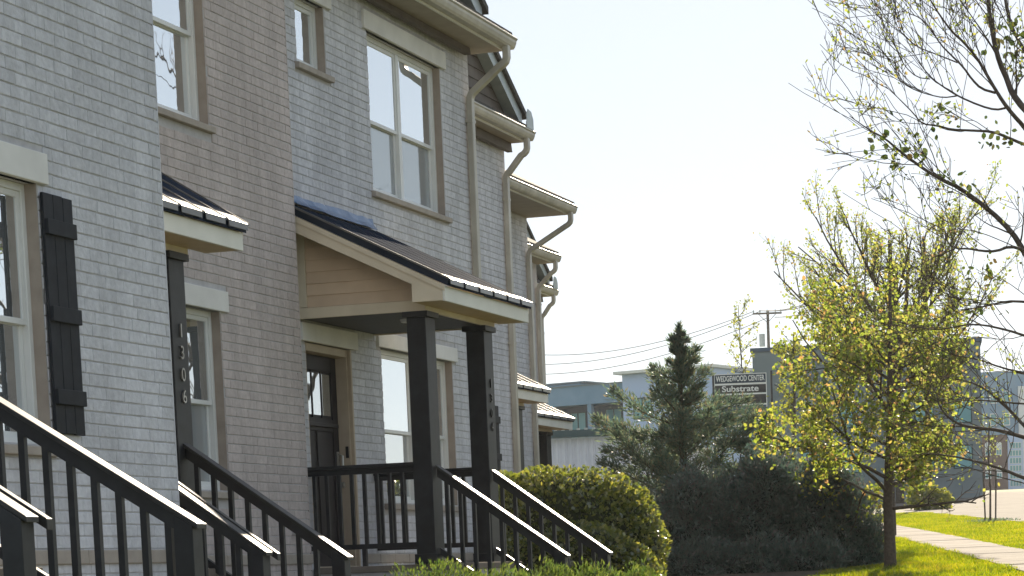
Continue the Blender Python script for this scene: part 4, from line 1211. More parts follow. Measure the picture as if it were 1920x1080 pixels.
for (pts, r0, r1, k) in LIMBS:
    P = [Vector(p) for p in pts]
    if P[0].x > -3.0:      # limbs that start off the frame grow from the stem
        P = [min(STEM, key=lambda q: abs(q.z - (P[0].z - 0.7)))] + P
    # smooth the polyline once
    Q = [P[0]]
    for i in range(len(P) - 1):
        Q += [P[i].lerp(P[i + 1], 0.25), P[i].lerp(P[i + 1], 0.75)]
    Q.append(P[-1])
    T.limb(Q, r0 * 0.72, max(0.003, r1 * 0.8), 7)
    for j in range(k):
        t = min(0.99, 0.25 + 0.75 * (j + rr.random()) / k); f = t * (len(Q) - 1); a = min(int(f), len(Q) - 2); p = Q[a].lerp(Q[a + 1], f - a)
        b_ = (Q[a + 1] - Q[a]).normalized()
        sd = Vector((rr.gauss(-0.15, 0.7), rr.gauss(0, 0.8), rr.gauss(0.25, 0.7)))
        T.grow(p, b_ * 0.8 + sd * 0.6, rr.uniform(0.5, 1.15), max(0.0038, (r0 + (r1 - r0) * t) * 0.24), 0, 2, spread=0.55, up=0.10, kids=(2, 3), ratio=0.58, wob=0.09)
T.mb.build('trunk', M['bark_dark'], tr, org=base, smooth=True)
rs = np.random.default_rng(12)
lp = T.leaf_points(3600, 0.02, rs)
leaves('buds', lp, 0.032, M['bud_leaf'], tr, rs)
# tufts of opened leaves
cl = []
for c in ((-4.02, 24.4, 3.86), (-3.95, 24.4, 3.75), (-3.6, 24.5, 3.5), (-4.2, 24.3, 3.95), (-3.05, 25.0, 4.85), (-3.0, 25.1, 4.7), (-3.1, 25.0, 5.0), (-3.75, 24.5, 4.15), (-3.3, 24.8, 3.95), (-3.3, 24.5, 2.7), (-3.4, 24.5, 2.35), (-2.95, 25.0, 4.6), (-3.2, 25.0, 4.9)):
    cl.append(np.array(c) + rs.normal(size=(26, 3)) * np.array([0.11, 0.12, 0.09]))
leaves('crown', np.concatenate(cl), 0.06, M['dark_leaf'], tr, rs, up=0.2)

# two bare trees along the kerb, seen only as reflections in the glass
for i, (x, y_, s) in enumerate(((0.1, 33.0, 1.0), (-1.0, 39.6, 1.05))):
    base = Vector((x, y_, gz(y_) - 0.05))
    tr = empty('bare_tree', base, ['bare kerbside tree beyond the right edge, mirrored in the nearest windows', 'larger bare kerbside tree mirrored as branches in the upper windows'][i], 'tree')
    T = Tree(50 + i)
    T.limb([base, base + Vector((0, 0, 2.2 * s)), base + Vector((0.1, 0, 5 * s)), base + Vector((0, 0.1, 8 * s))], 0.2 * s, 0.07, 8)
    for j in range(12):
        an = j * 2.4
        T.grow(base + Vector((0, 0, (2.0 + 0.45 * j) * s)), (math.cos(an), math.sin(an), 0.75), 3.4 * s * (1 - 0.03 * j), 0.07, 0, 2, spread=0.6, up=0.2, kids=(4, 6), ratio=0.55, wob=0.15)
    T.mb.build('trunk', M['bark_dark'], tr, org=base, smooth=True)

# young staked sapling on the grass strip
base = Vector((-10.32, 75.9, gz(75.9)))
tr = empty('staked_sapling', base, 'thin sapling tied between two stakes on the grass strip', 'tree')
T = Tree(61)
T.limb([base, base + Vector((0.02, 0, 0.9)), base + Vector((-0.02, 0, 1.9)), base + Vector((0.03, 0, 2.9))], 0.035, 0.015, 7)
for j in range(9):
    T.grow(base + Vector((0, 0, 1.5 + 0.15 * j)), (math.cos(j * 2.4) * 0.7, math.sin(j * 2.4) * 0.7, 0.8), 0.8, 0.012, 0, 1, kids=(3, 4))
T.mb.build('trunk', M['bark'], tr, org=base, smooth=True)
rs = np.random.default_rng(13)
leaves('crown', T.leaf_points(220, 0.04, rs), 0.06, M['bud_leaf'], tr, rs)
for dx in (-0.16, 0.17):
    m_ = MB(); m_.tube([base + Vector((dx * 0.9, 0.02, -0.1)), base + Vector((dx * 1.15, 0.02, 1.45 if dx < 0 else 1.5))], 0.024, 6); m_.build('stake', M['polewood'], tr)
m_ = MB(); m_.tube([base + Vector((-0.19, 0.02, 1.33)), base + Vector((0, -0.03, 1.36)), base + Vector((0.2, 0.02, 1.37))], 0.02, 5); m_.build('tie', M['tealframe'], tr)
# dark green tufts scattered round its foot
rs = np.random.default_rng(14)
q = np.stack([rs.normal(0, 0.32, 700), rs.normal(0, 0.5, 700), np.zeros(700)], 1) + np.array(base)
q[:, 2] = [gz(v) + 0.01 for v in q[:, 1]]
sprays('foot_tufts', q, rs.normal(size=(700, 3)) * 0.5 + np.array([0, 0, 1]), 0.10, 0.016, M['cedar_leaf'], tr, rs, kind='stuff')

# thin yellow-leaved sapling far off
base = Vector((-25.85, 111.1, gz(111.1)))
tr = empty('slender_tree', base, 'slender yellow-leaved tree above the tenant sign', 'tree')
T = Tree(71)
T.limb([base, base + Vector((-0.05, 0, 2.6)), base + Vector((-0.1, 0, 5.6)), base + Vector((-0.2, 0, 9.3))], 0.08, 0.014, 7)
for j in range(17):
    T.grow(base + Vector((-0.1, 0, 3.6 + 0.33 * j)), (math.cos(j * 2.4) * 0.9, math.sin(j * 2.4) * 0.9, 0.8), 1.7 - 0.06 * j, 0.02, 0, 1, kids=(3, 5), up=0.2)
T.mb.build('trunk', M['bark'], tr, org=base, smooth=True)
rs = np.random.default_rng(15)
leaves('crown', T.leaf_points(700, 0.07, rs), 0.10, M['yellow_leaf'], tr, rs)


def blob_points(lobes, n, rs, shell=0.35, lump=0.10, freq=5.0):
    """points in the outer shell of several overlapping ellipsoids, with lumps and gaps"""
    out = []; nor = []
    vol = np.array([l[3] * l[4] + l[4] * l[5] + l[3] * l[5] for l in lobes]); vol = vol / vol.sum()
    for l, w in zip(lobes, vol):
        k = int(n * w)
        d_ = rs.normal(size=(k, 3)); d_ /= np.linalg.norm(d_, axis=1)[:, None]
        lumpf = 1 + lump * np.sin(d_[:, 0] * freq + l[0]) * np.sin(d_[:, 1] * freq * 1.2 + l[1] * 3) + lump * 0.8 * np.sin(d_[:, 2] * freq * 1.7 + d_[:, 0] * freq * 1.3 + l[2]) + lump * 0.5 * np.sin(d_[:, 1] * freq * 3.1 + d_[:, 2] * freq * 2.7)
        rad = lumpf * (1 - shell * rs.random(k) ** 1.7)
        out.append(np.array(l[:3]) + d_ * rad[:, None] * np.array(l[3:6])); nor.append(d_)
    return np.concatenate(out), np.concatenate(nor)


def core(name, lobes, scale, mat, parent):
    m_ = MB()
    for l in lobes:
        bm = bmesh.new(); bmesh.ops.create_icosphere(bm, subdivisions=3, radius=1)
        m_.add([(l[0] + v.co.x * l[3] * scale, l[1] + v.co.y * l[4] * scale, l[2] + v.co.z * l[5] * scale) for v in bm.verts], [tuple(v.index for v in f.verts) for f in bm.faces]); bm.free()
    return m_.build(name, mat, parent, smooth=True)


# clipped hedge shrub behind the stairs
rs = np.random.default_rng(20)
LB = [(-8.55, 27.45, 0.42, 1.02, 0.85, 0.78), (-8.0, 27.6, 0.25, 0.62, 0.7, 0.75), (-9.1, 27.4, 0.45, 0.6, 0.7, 0.70)]
hd = empty('round_shrub', (-8.5, 27.5, gz(27.5)), 'tall rounded yellow-green shrub behind the far stair rail', 'shrub')
p_, n_ = blob_points(LB, 22000, rs, 0.22, 0.045, 6)
ok = p_[:, 2] > gz(27.4); p_, n_ = p_[ok], n_[ok]
leaves('foliage', p_, 0.052, M['hedge_leaf'], hd, rs, dirs=n_ * 0.7)
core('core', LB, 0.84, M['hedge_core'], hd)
LB = [(-8.05, 26.45, 0.03, 0.72, 0.55, 0.52), (-7.6, 26.6, -0.15, 0.42, 0.5, 0.50), (-8.7, 26.3, -0.05, 0.5, 0.5, 0.5)]
hd = empty('round_shrub', (-8.0, 26.5, gz(26.5)), 'lower rounded shrub in front of the tall one, seen through the balusters', 'shrub')
p_, n_ = blob_points(LB, 13000, rs, 0.24, 0.05, 6)
ok = p_[:, 2] > gz(26.4); p_, n_ = p_[ok], n_[ok]
leaves('foliage', p_, 0.050, M['hedge_leaf'], hd, rs, dirs=n_ * 0.7)
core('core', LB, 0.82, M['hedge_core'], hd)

# spreading juniper mounds in front of the porch steps
for (lab, LB, seed) in (('low feathery juniper mound at the foot of the big porch', [(-7.10, 19.45, -0.61, 0.75, 0.8, 0.69), (-6.60, 19.6, -0.68, 0.6, 0.7, 0.70), (-7.5, 19.4, -0.74, 0.55, 0.7, 0.70)], 22),
                        ('low feathery juniper mound below the far stair rail', [(-6.3, 21.0, -0.60, 0.62, 0.5, 0.62), (-6.62, 20.9, -0.62, 0.55, 0.5, 0.66), (-5.9, 21.1, -0.64, 0.5, 0.5, 0.64)], 23)):
    rs = np.random.default_rng(seed)
    hd = empty('juniper_mound', (LB[0][0], LB[0][1], gz(LB[0][1])), lab, 'shrub')
    p_, n_ = blob_points(LB, 40000, rs, 0.22, 0.07, 9)
    ok = p_[:, 2] > gz(19); p_, n_ = p_[ok], n_[ok]
    sprays('foliage', p_, n_ * 0.8 + np.array([0.35, -0.2, 0.55]) + rs.normal(size=p_.shape) * 0.5, 0.045, 0.007, M['juniper'], hd, rs)
    core('core', LB, 0.86, M['shrub_core'], hd)


def conifer(label, base, height, width, n_br, seed, nsp=26000, lean=0.0):
    rs = np.random.default_rng(seed); r = random.Random(seed)
    t = empty('red_cedar', base, label, 'tree')
    b = Vector(base)
    m_ = MB(); m_.tube([b + Vector((0, 0, -0.1)), b + Vector((lean * 0.3, 0, height * 0.5)), b + Vector((lean, 0, height))], [0.11, 0.06, 0.008], 8, cap=False)
    P = []; D = []
    per = nsp // n_br
    for i in range(n_br):
        u = (i + 0.5) / n_br
        z = height * (0.06 + 0.92 * u ** 0.9)
        prof = (1 - z / height) ** 1.12
        ln = width * prof * r.choice((0.5, 0.75, 0.95, 1.1, 1.35)) * r.uniform(0.85, 1.15) + 0.03
        an = i * 2.399 + r.uniform(-0.5, 0.5)
        droop = r.uniform(-0.12, 0.22) + 0.35 * (z / height)
        d_ = Vector((math.cos(an), math.sin(an), droop)).normalized()
        s0 = b + Vector((lean * z / height, 0, z))
        pts = [s0]
        for k in range(5):
            d_ = (d_ + Vector((r.gauss(0, .06), r.gauss(0, .06), 0.07 + r.gauss(0, .05)))).normalized()
            pts.append(pts[-1] + d_ * ln / 5)
        m_.tube(pts, [0.022, 0.018, 0.014, 0.01, 0.007, 0.004], 4, cap=False)
        A = np.array([tuple(p) for p in pts])
        k = int(per * (0.10 + 1.6 * ln / width))
        tt = rs.random(k) ** 0.75 * 4.999; ii = tt.astype(int); f = (tt - ii)[:, None]
        q = A[ii] * (1 - f) + A[ii + 1] * f
        off = rs.normal(size=(k, 3)) * (0.035 + 0.075 * np.sin(np.clip(tt / 5, 0, 1) * 3.0)[:, None] * min(1, ln)) * np.array([1, 1, 0.75]) * min(1.0, 0.35 + ln)
        P.append(q + off); D.append(np.array(tuple(d_)) * 0.7 + off * 5 + rs.normal(size=(k, 3)) * 0.35 + np.array([0, 0, 0.25]))
    # leader
    k = 500; zz = rs.random(k)
    P.append(np.array(tuple(b)) + np.stack([lean + rs.normal(0, .03, k) * (1.2 - zz), rs.normal(0, .03, k) * (1.2 - zz), height * (0.86 + 0.15 * zz)], 1)); D.append(rs.normal(size=(k, 3)) * 0.4 + np.array([0, 0, 1]))
    m_.build('trunk', M['bark_dark'], t, org=base, smooth=True)
    sprays('crown', np.concatenate(P), np.concatenate(D), 0.105, 0.012, M['cedar_leaf'], t, rs)
    return t


conifer('tall pointed red cedar standing above the dark shrubs', (-11.71, 45.2, gz(45.2)), 4.34, 2.75, 62, 40, 50000)
conifer('shorter ragged cedar in front of the tenant sign', (-10.2, 44.9, gz(44.9)), 2.65, 1.7, 40, 41, 26000, lean=0.1)

SH = [('dark evergreen shrub next to the rounded yellow-green shrub', [(-10.9, 42.0, 0.45, 0.7, 0.8, 0.95), (-11.25, 42.1, 0.15, 0.55, 0.7, 0.8), (-10.45, 42.2, 0.35, 0.6, 0.7, 1.1), (-10.75, 41.8, 1.1, 0.4, 0.4, 0.5), (-10.6, 41.2, -0.05, 0.9, 0.5, 0.45)], 50),
      ('dark evergreen shrub below the tenant sign', [(-9.75, 42.4, 0.55, 0.65, 0.8, 1.2), (-10.15, 42.4, 0.3, 0.6, 0.7, 1.0), (-9.35, 42.5, 0.3, 0.6, 0.7, 0.95), (-9.5, 42.3, 1.35, 0.42, 0.45, 0.5), (-9.6, 41.3, -0.05, 0.9, 0.5, 0.45)], 51),
      ('dark evergreen shrub beside the leafy tree trunk', [(-8.8, 42.7, 0.5, 0.7, 0.8, 1.15), (-8.3, 42.8, 0.3, 0.6, 0.7, 0.95), (-8.0, 42.8, -0.05, 0.45, 0.6, 0.65), (-8.55, 42.6, 1.2, 0.4, 0.4, 0.45), (-8.7, 41.5, -0.05, 0.7, 0.5, 0.42)], 52)]
for (lab, LB, seed) in SH:
    rs = np.random.default_rng(seed)
    hd = empty('dark_shrub', (LB[0][0], LB[0][1], gz(LB[0][1])), lab, 'shrub')
    p_, n_ = blob_points(LB, 52000, rs, 0.42, 0.22, 4.2)
    ok = p_[:, 2] > gz(42) - 0.05; p_, n_ = p_[ok], n_[ok]
    sprays('foliage', p_, n_ * 0.6 + np.array([0, 0, 0.5]) + rs.normal(size=p_.shape) * 0.6, 0.075, 0.013, M['shrub_leaf'], hd, rs)
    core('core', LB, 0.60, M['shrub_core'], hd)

# yellow shrub by the far driveway
LB = [(-17.6, 108.5, gz(108) + 0.55, 0.7, 0.7, 0.7), (-16.9, 108.8, gz(108) + 0.4, 0.55, 0.6, 0.5)]
rs = np.random.default_rng(55)
hd = empty('yellow_shrub', (-17.3, 108.5, gz(108)), 'sunlit yellow shrub behind the far driveway', 'shrub')
p_, n_ = blob_points(LB, 2600, rs, 0.5, 0.1)
leaves('foliage', p_, 0.13, M['yellow_leaf'], hd, rs)

# ------------------------------------------------------------------ far buildings
def frame(o, ux, uy):
    """local frame: u to the right along the front, v away from the viewer, z up"""
    u = Vector((ux, uy, 0)).normalized(); v = Vector((-u.y, u.x, 0))
    o = Vector(o)
    return lambda p: o + u * p[0] + v * p[1] + Vector((0, 0, p[2]))


# pale metal-clad shed with a dark canopy
O = (-34.6, 101.4, 0); xf = frame(O, 0.985, 0.17)
zb = gz(101)
b = empty('metal_shed', xf((4, 0, zb)), 'low pale metal-sided building behind the far porches', 'building')
m_ = MB(xf); m_.box(0, 5.9, 0.06, 8, zb, 5.55); m_.build('wall', M['metalside'], b)
for i in range(20):
    m_ = MB(xf); x = 0.02 + i * 0.295; m_.box(x, x + 0.285, 0, 0.058, zb, 5.5)
    m_.add([(x + 0.1, -0.045, zb), (x + 0.18, -0.045, zb), (x + 0.18, -0.045, 5.5), (x + 0.1, -0.045, 5.5), (x + 0.07, 0, zb), (x + 0.21, 0, zb), (x + 0.21, 0, 5.5), (x + 0.07, 0, 5.5)], [(0, 1, 2, 3), (0, 3, 7, 4), (1, 5, 6, 2), (3, 2, 6, 7)])
    m_.build('panel', M['metalside'], b)
m_ = MB(xf); m_.box(-0.05, 5.85, -0.35, 0.02, 5.56, 5.86); m_.build('canopy', M['tealframe'], b)
for i in range(18):
    m_ = MB(xf); x = 0.2 + i * 0.32; m_.box(x, x + 0.13, -0.38, -0.30, 5.84, 5.92); m_.build('bracket', M['galv'], b)
m_ = MB(xf); m_.prism([(5.92, 5.85), (7.3, 5.45), (8.6, 5.0), (8.6, zb), (5.92, zb)], 0.05, 7, 'y'); m_.build('lean_to', M['metalside'], b)
m_ = MB(xf); m_.prism([(5.90, 5.86), (7.3, 5.46), (8.9, 4.92), (8.9, 5.0), (7.3, 5.56), (5.90, 5.98)], -0.25, 7.2, 'y'); m_.build('roof', M['fascia'], b)
m_ = MB(xf); m_.box(7.0, 7.5, -0.01, 0.045, zb, 4.95); m_.build('door', M['tealframe'], b)

# blue-grey apartments
O = (-60.6, 193.8, 0); xf = frame(O, 0.969, -0.247)
zb = gz(193)
b = empty('apartment_block', xf((5, 0, zb)), 'blue-grey apartment block with recessed balconies and flat roofs', 'building')
m_ = MB(xf); m_.box(-6, 6.55, 1.9, 16, zb, 14.3); m_.build('wall', M['recess'], b)
m_ = MB(xf); m_.box(-6, 6.55, 0, 1.9, 13.05, 14.5); m_.build('balcony_fascia', M['bluewall'], b)
m_ = MB(xf); m_.box(-6.1, 6.55, -0.12, 16.1, 14.505, 14.58); m_.build('coping', M['darkmass'], b)
m_ = MB(xf); m_.box(-6, 6.55, 0, 1.9, zb, 9.9); m_.build('wall', M['bluewall'], b)
for x in (-1.2, 2.98):
    m_ = MB(xf); m_.box(x, x + 0.36, 0.05, 0.5, 9.9, 13.05); m_.build('pillar', M['bluewall'], b)
m_ = MB(xf); m_.box(-6, -1.3, 0.05, 1.88, 9.9, 13.04); m_.build('wall', M['palewall'], b)
m_ = MB(xf); m_.box(6.56, 14.5, -0.5, 15, zb, 15.05); m_.build('tower', M['palewall'], b)
m_ = MB(xf); m_.box(6.1, 14.8, -1.1, 15.5, 15.06, 15.28); m_.build('roof', M['fascia'], b)
m_ = MB(xf); m_.box(-2.6, 0.7, 3, 6, 14.6, 15.0); m_.build('penthouse', M['bluewall'], b)
m_ = MB(xf); m_.box(-2.8, 1.2, 2.8, 6.2, 15.01, 15.12); m_.build('penthouse_roof', M['darkmass'], b)
for (x0, x1, z0, z1, yv) in ((0.25, 1.78, 10.0, 12.62, 1.88), (3.55, 5.1, 10.0, 12.72, 1.88), (7.5, 9.15, 11.55, 13.2, -0.52), (10.9, 12.4, 11.5, 13.1, -0.52)):
    m_ = MB(xf); ring(m_, 0, 1, 0, 1, 0, 1, 0.1) if False else None
    t = 0.09
    m_.box(x0, x0 + t, yv - 0.06, yv, z0, z1); m_.box(x1 - t, x1, yv - 0.06, yv, z0, z1); m_.box(x0 + t, x1 - t, yv - 0.06, yv, z0, z0 + t); m_.box(x0 + t, x1 - t, yv - 0.06, yv, z1 - t, z1)
    m_.box((x0 + x1) / 2 - 0.05, (x0 + x1) / 2 + 0.05, yv - 0.06, yv, z0 + t, z1 - t)
    if yv < 0: m_.box(x0 + t, (x0 + x1) / 2 - 0.05, yv - 0.05, yv, (z0 + z1) / 2 - 0.04, (z0 + z1) / 2 + 0.04)
    w_ = m_.build('window', M['tealframe'], b)
    for (p, q) in ((x0 + t, (x0 + x1) / 2 - 0.05), ((x0 + x1) / 2 + 0.05, x1 - t)):
        m_ = MB(xf); m_.box(p, q, yv - 0.03, yv - 0.01, z0 + t, z1 - t); m_.build('pane', M['tealglass'], w_)
for (x0, x1) in ((-0.75, 2.97), (3.36, 6.54)):
    m_ = MB(xf); m_.box(x0, x1, 0.1, 0.14, 10.75, 10.81)
    k = int((x1 - x0) / 0.14)
    for i in range(k): m_.box(x0 + 0.05 + i * 0.14, x0 + 0.07 + i * 0.14, 0.11, 0.13, 9.9, 10.75)
    m_.build('balcony_railing', M['tealframe'], b)

# dark flat-roofed block behind the trees
O = (-34.15, 148.9, 0); xf = frame(O, 0.966, 0.257 - 0.10)
zb = gz(149)
b = empty('dark_block', xf((6, 0, zb)), 'large dark flat-roofed building behind the leafy tree', 'building')
m_ = MB(xf); m_.box(0, 13.4, 0, 14, zb, 12.55); m_.build('wall', M['darkmass'], b)
m_ = MB(xf); m_.box(-0.12, 13.5, -0.12, 14.1, 12.555, 12.78); m_.build('coping', M['recess'], b)
for i in range(6):
    for j in range(3):
        m_ = MB(xf); m_.box(0.03 + i * 2.23, 2.2 + i * 2.23, -0.05, -0.002, 4.6 + j * 2.65, 7.2 + j * 2.65); m_.build('panel', M['darkmass'], b)
for (i, j) in ((1, 0), (2, 0), (4, 0), (5, 0), (2, 1), (4, 1), (5, 1)):
    x0 = 0.55 + i * 2.23; z0 = 5.2 + j * 2.65
    m_ = MB(xf); m_.box(x0, x0 + 1.15, -0.09, -0.052, z0, z0 + 1.4); w_ = m_.build('window', M['tealframe'], b)
    m_ = MB(xf); m_.box(x0 + 0.08, x0 + 1.07, -0.10, -0.092, z0 + 0.08, z0 + 1.32); m_.build('pane', M['tealglass'], w_)

# brick building at the top of the road, with a grey block behind it
O = (-48.9, 322.6, 0); xf = frame(O, 0.958, 0.2835)
zb = gz(322) - 0.3
b = empty('brick_building', xf((4, 0, zb)), 'dark brick building with white arched windows at the end of the road', 'building')
m_ = MB(xf); m_.box(0, 7.4, 0, 12, zb, 15.2); m_.build('wall', M['redbrick'], b)
m_ = MB(xf); m_.box(-1.0, -0.02, -0.3, 3, zb, 13.4); m_.build('pilaster', M['palewall'], b)
m_ = MB(xf); m_.box(7.42, 9.3, -0.2, 8, zb, 15.0); m_.build('stair_tower', M['palewall'], b)
for j in range(2):
    for i in range(5):
        x0 = 0.35 + i * 1.4; z0 = zb + 1.75 + j * 2.95
        arc = [(x0, z0), (x0 + 0.72, z0), (x0 + 0.72, z0 + 1.35)] + [(x0 + 0.36 + 0.36 * math.cos(R(a)), z0 + 1.35 + 0.30 * math.sin(R(a))) for a in (30, 60, 90, 120, 150)] + [(x0, z0 + 1.35)]
        m_ = MB(xf); m_.prism(arc, -0.06, -0.002, 'y'); w_ = m_.build('window', M['white'], b)
        for (p, q) in ((0.08, 0.33), (0.39, 0.64)):
            m_ = MB(xf); m_.box(x0 + p, x0 + q, -0.075, -0.062, z0 + 0.08, z0 + 0.66); m_.build('pane', M['tealglass'], w_)
for j in range(6):
    m_ = MB(xf); m_.box(7.6, 9.1, -0.26, -0.202, zb + 0.7 + j * 0.95, zb + 1.45 + j * 0.95); w_ = m_.build('window', M['white'], b)
    for i in range(4):
        m_ = MB(xf); m_.box(7.66 + i * 0.37, 7.66 + i * 0.37 + 0.29, -0.275, -0.262, zb + 0.76 + j * 0.95, zb + 1.39 + j * 0.95); m_.build('pane', M['tealglass'], w_)
O = (-49.0, 330, 0); xf = frame(O, 0.958, 0.2835)
b = empty('grey_block', xf((5, 0, gz(330))), 'tall blue-grey building rising behind the brick one', 'building')
m_ = MB(xf); m_.box(-1, 11, 6, 16, gz(330), 24.0); m_.build('wall', M['bluewall'], b)
m_ = MB(xf); m_.box(9.0, 10.4, 5.5, 5.98, gz(330), 22.0); m_.build('pilaster', M['white'], b)
for j in range(2):
    for i in range(5):
        m_ = MB(xf); x0 = 0.2 + i * 1.7; z0 = 17.0 + j * 2.9; m_.box(x0, x0 + 0.9, 5.9, 5.99, z0, z0 + 1.6); w_ = m_.build('window', M['white'], b)
        m_ = MB(xf); m_.box(x0 + 0.1, x0 + 0.8, 5.87, 5.898, z0 + 0.1, z0 + 1.5); m_.build('pane', M['tealglass'], w_)

# low dark kerb wall at the far driveway
m_ = MB()
ya = 99.2
m_.prism([(kerb_x(99) - 4.3, gz(99.2) - 0.1), (kerb_x(99) - 2.3, gz(99.2) - 0.1), (kerb_x(99) - 2.35, gz(99.2) + 0.20), (kerb_x(99) - 3.5, gz(99.2) + 0.22), (kerb_x(99) - 3.55, gz(99.2) + 0.42), (kerb_x(99) - 4.25, gz(99.2) + 0.40)], 99.0, 99.28)
tag(m_.build('kerb_wall', M['darkmass'], bevel=0.02), 'low dark kerb wall where the grass strip meets the far driveway', 'low wall')

# ------------------------------------------------------------------ tenant sign
O = (-24.2, 98.75, 0); xf = frame(O, 0.965, 0.26)
sg = empty('tenant_sign', xf((1.05, 0, gz(98.8))), 'tall tenant sign board reading WEDGEWOOD CENTER behind the cedars', 'sign')
for x in (-0.06, 2.24):
    m_ = MB(xf); m_.box(x - 0.04, x + 0.04, -0.02, 0.12, gz(98.8) - 0.1, 7.62); m_.build('post', M['signblack'], sg)


def board(x0, x1, z0, z1, mat, border=True):
    m_ = MB(xf); m_.box(x0, x1, 0.0, 0.07, z0, z1); bo = m_.build('board', M[mat], sg)
    if border:
        m_ = MB(xf); t = 0.03
        m_.box(x0 - t, x1 + t, -0.012, 0.06, z0 - t, z0); m_.box(x0 - t, x1 + t, -0.012, 0.06, z1, z1 + t); m_.box(x0 - t, x0, -0.012, 0.06, z0, z1); m_.box(x1, x1 + t, -0.012, 0.06, z0, z1)
        m_.build('border', M['white'], bo)
    return bo


def words(parent, s, x, z, size, mat='white', width=None, serif=False):
    cu = bpy.data.curves.new('lettering', 'FONT'); cu.body = s; cu.size = size; cu.extrude = 0.006; cu.align_x = 'CENTER'; cu.align_y = 'CENTER'; cu.offset = 0.006
    o = bpy.data.objects.new('lettering', cu); C.objects.link(o); cu.materials.append(M[mat])
    o = text_to_mesh(o, width)
    o.parent = parent
    ang = math.atan2(0.26, 0.965)
    o.rotation_euler = (R(90), 0, ang)
    o.location = xf((x, -0.02, z)) - ORG[parent.name]
    return o


bo = board(0.0, 2.02, 7.18, 7.52, 'signblue'); words(bo, 'WEDGEWOOD CENTER', 1.01, 7.35, 0.30, width=1.92)
bo = board(0.80, 1.14, 7.60, 7.76, 'signblue', False); words(bo, '1250', 0.97, 7.68, 0.15, width=0.28)
bo = board(0.0, 2.02, 6.78, 7.11, 'signblack'); words(bo, 'Substrate', 1.0, 6.95, 0.32, width=1.45)
bo = board(0.0, 2.02, 6.36, 6.72, 'signblack'); words(bo, 'CAFE', 0.85, 6.54, 0.25, width=0.62)
bo = board(0.0, 2.02, 5.94, 6.30, 'recess')
bo = board(0.0, 2.02, 5.52, 5.88, 'recess')
bo = board(0.0, 2.02, 5.10, 5.46, 'bluewall')
bo = board(0.0, 2.02, 4.68, 5.04, 'signblack')


# ------------------------------------------------------------------ poles and wires
def pole(label, base, top, r0, arm, az, arm_z, ins=True):
    b = Vector(base); p = empty('utility_pole', b, label, 'utility pole')
    m_ = MB(); m_.tube([b, Vector((b.x, b.y, top))], [r0, r0 * 0.7], 10); m_.build('pole', M['polewood'], p, smooth=True)
    a = Vector((math.cos(az), math.sin(az), 0)); c = Vector((b.x, b.y, arm_z)) - Vector((-a.y, a.x, 0)) * 0.0
    m_ = MB(); e1 = c - a * arm * 0.5; e2 = c + a * arm * 0.5
    m_.tube([e1 + Vector((0, -0.2, 0)), e2 + Vector((0, -0.2, 0))], 0.075, 4); m_.build('crossarm', M['polewood'], p)
    for s in (-1, 1):
        m_ = MB(); m_.tube([c + a * s * arm * 0.3 + Vector((0, -0.2, -0.05)), Vector((b.x, b.y - 0.15, arm_z - 0.75))], 0.025, 4); m_.build('brace', M['polewood'], p)
    if ins:
        for t in (-0.47, -0.25, 0.0, 0.28, 0.47):
            m_ = MB(); q = c + a * arm * t + Vector((0, -0.2, 0.07)); m_.tube([q, q + Vector((0, 0, 0.12)), q + Vector((0, 0, 0.22))], [0.03, 0.07, 0.045], 6); m_.build('insulator', M['galv'], p)
    return p


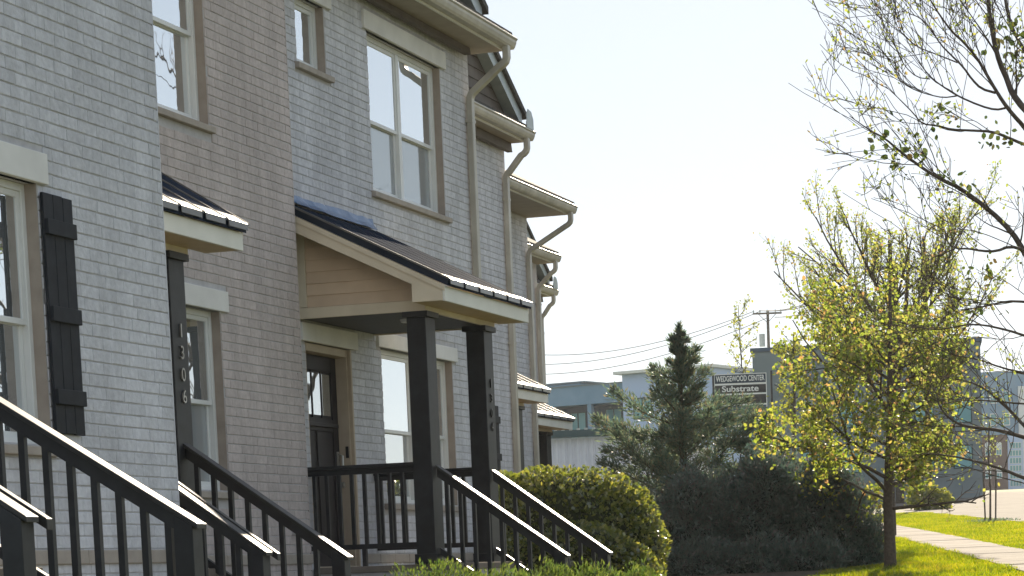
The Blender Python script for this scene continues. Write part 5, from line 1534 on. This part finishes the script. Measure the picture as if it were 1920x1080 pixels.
p1 = pole('far utility pole with a crossarm beyond the dark building', (-45.42, 204.1, gz(204)), 20.5, 0.16, 2.35, math.atan2(0.2835, 0.958), 20.22)
m_ = MB(); m_.tube([(-45.9, 203.9, 17.6), (-45.9, 203.9, 18.6)], 0.25, 8); m_.build('transformer', M['galv'], p1)
p2 = pole('utility pole with a crossarm hidden among the budding branches', (-23.4, 136.6, gz(136)), 15.75, 0.24, 2.5, math.atan2(0.2835, 0.958), 15.45)
base = Vector((-17.82, 111.6, gz(111)))
p3 = empty('lamp_pole', base, 'plain pole with a short curved arm right of the budding tree', 'street lamp')
m_ = MB(); m_.tube([base, Vector((base.x, base.y, 13.9))], [0.12, 0.085], 10); m_.build('pole', M['polewood'], p3, smooth=True)
m_ = MB(); m_.tube([(base.x, base.y, 13.7), (base.x + 0.12, base.y, 14.05), (base.x + 0.35, base.y, 14.25), (base.x + 0.62, base.y, 14.38)], 0.04, 6); m_.build('arm', M['polewood'], p3)
m_ = MB(); m_.tube([(base.x + 0.55, base.y, 14.36), (base.x + 0.75, base.y, 14.42), (base.x + 0.9, base.y, 14.40)], [0.06, 0.10, 0.05], 8); m_.build('lamp_head', M['galv'], p3)


def wire(label, a, b, sag, r=0.036):
    a = Vector(a); b = Vector(b); k = 24
    m_ = MB(); m_.tube([a.lerp(b, i / k) - Vector((0, 0, sag * 4 * (i / k) * (1 - i / k))) for i in range(k + 1)], r, 4)
    return tag(m_.build('power_line', M['wire']), label, 'power line', 'power lines from the far pole')


ax, ay = 0.958, 0.2835
for i, (t, z, lab) in enumerate(((-1.1, 20.45, 'uppermost of the three faint power lines'), (-0.55, 20.45, 'middle of the three faint power lines'), (0.0, 19.9, 'lowest of the three faint power lines'))):
    wire(lab, (-45.42 + t * ax, 204.1 + t * ay, z), (-80.0, 250.0, 22.2 - 1.0 * i), 1.1)
    wire(lab.replace('uppermost', 'upper').replace('lowest', 'lower').replace('of the three faint power lines', 'power line running right from the far pole'),
         (-45.42 + (t + 0.6) * ax, 204.1 + t * ay, z), (-23.4 + t * ax, 136.6 + t * ay, 15.6), 0.7)

# ------------------------------------------------------------------ air
m = bpy.data.materials.new('thin_haze'); m.use_nodes = True
nt = m.node_tree; nt.nodes.clear()
pv = nt.nodes.new('ShaderNodeVolumePrincipled'); out = nt.nodes.new('ShaderNodeOutputMaterial')
pv.inputs['Color'].default_value = (0.90, 0.95, 1.0, 1); pv.inputs['Density'].default_value = 0.00016; pv.inputs['Anisotropy'].default_value = 0.3
nt.links.new(pv.outputs[0], out.inputs['Volume'])
hb = MB(); hb.box(-252, 152, -42, 478, -4.0, 27.0)
tag(hb.build('haze', m), 'thin warm haze filling the street', 'haze', kind='stuff')
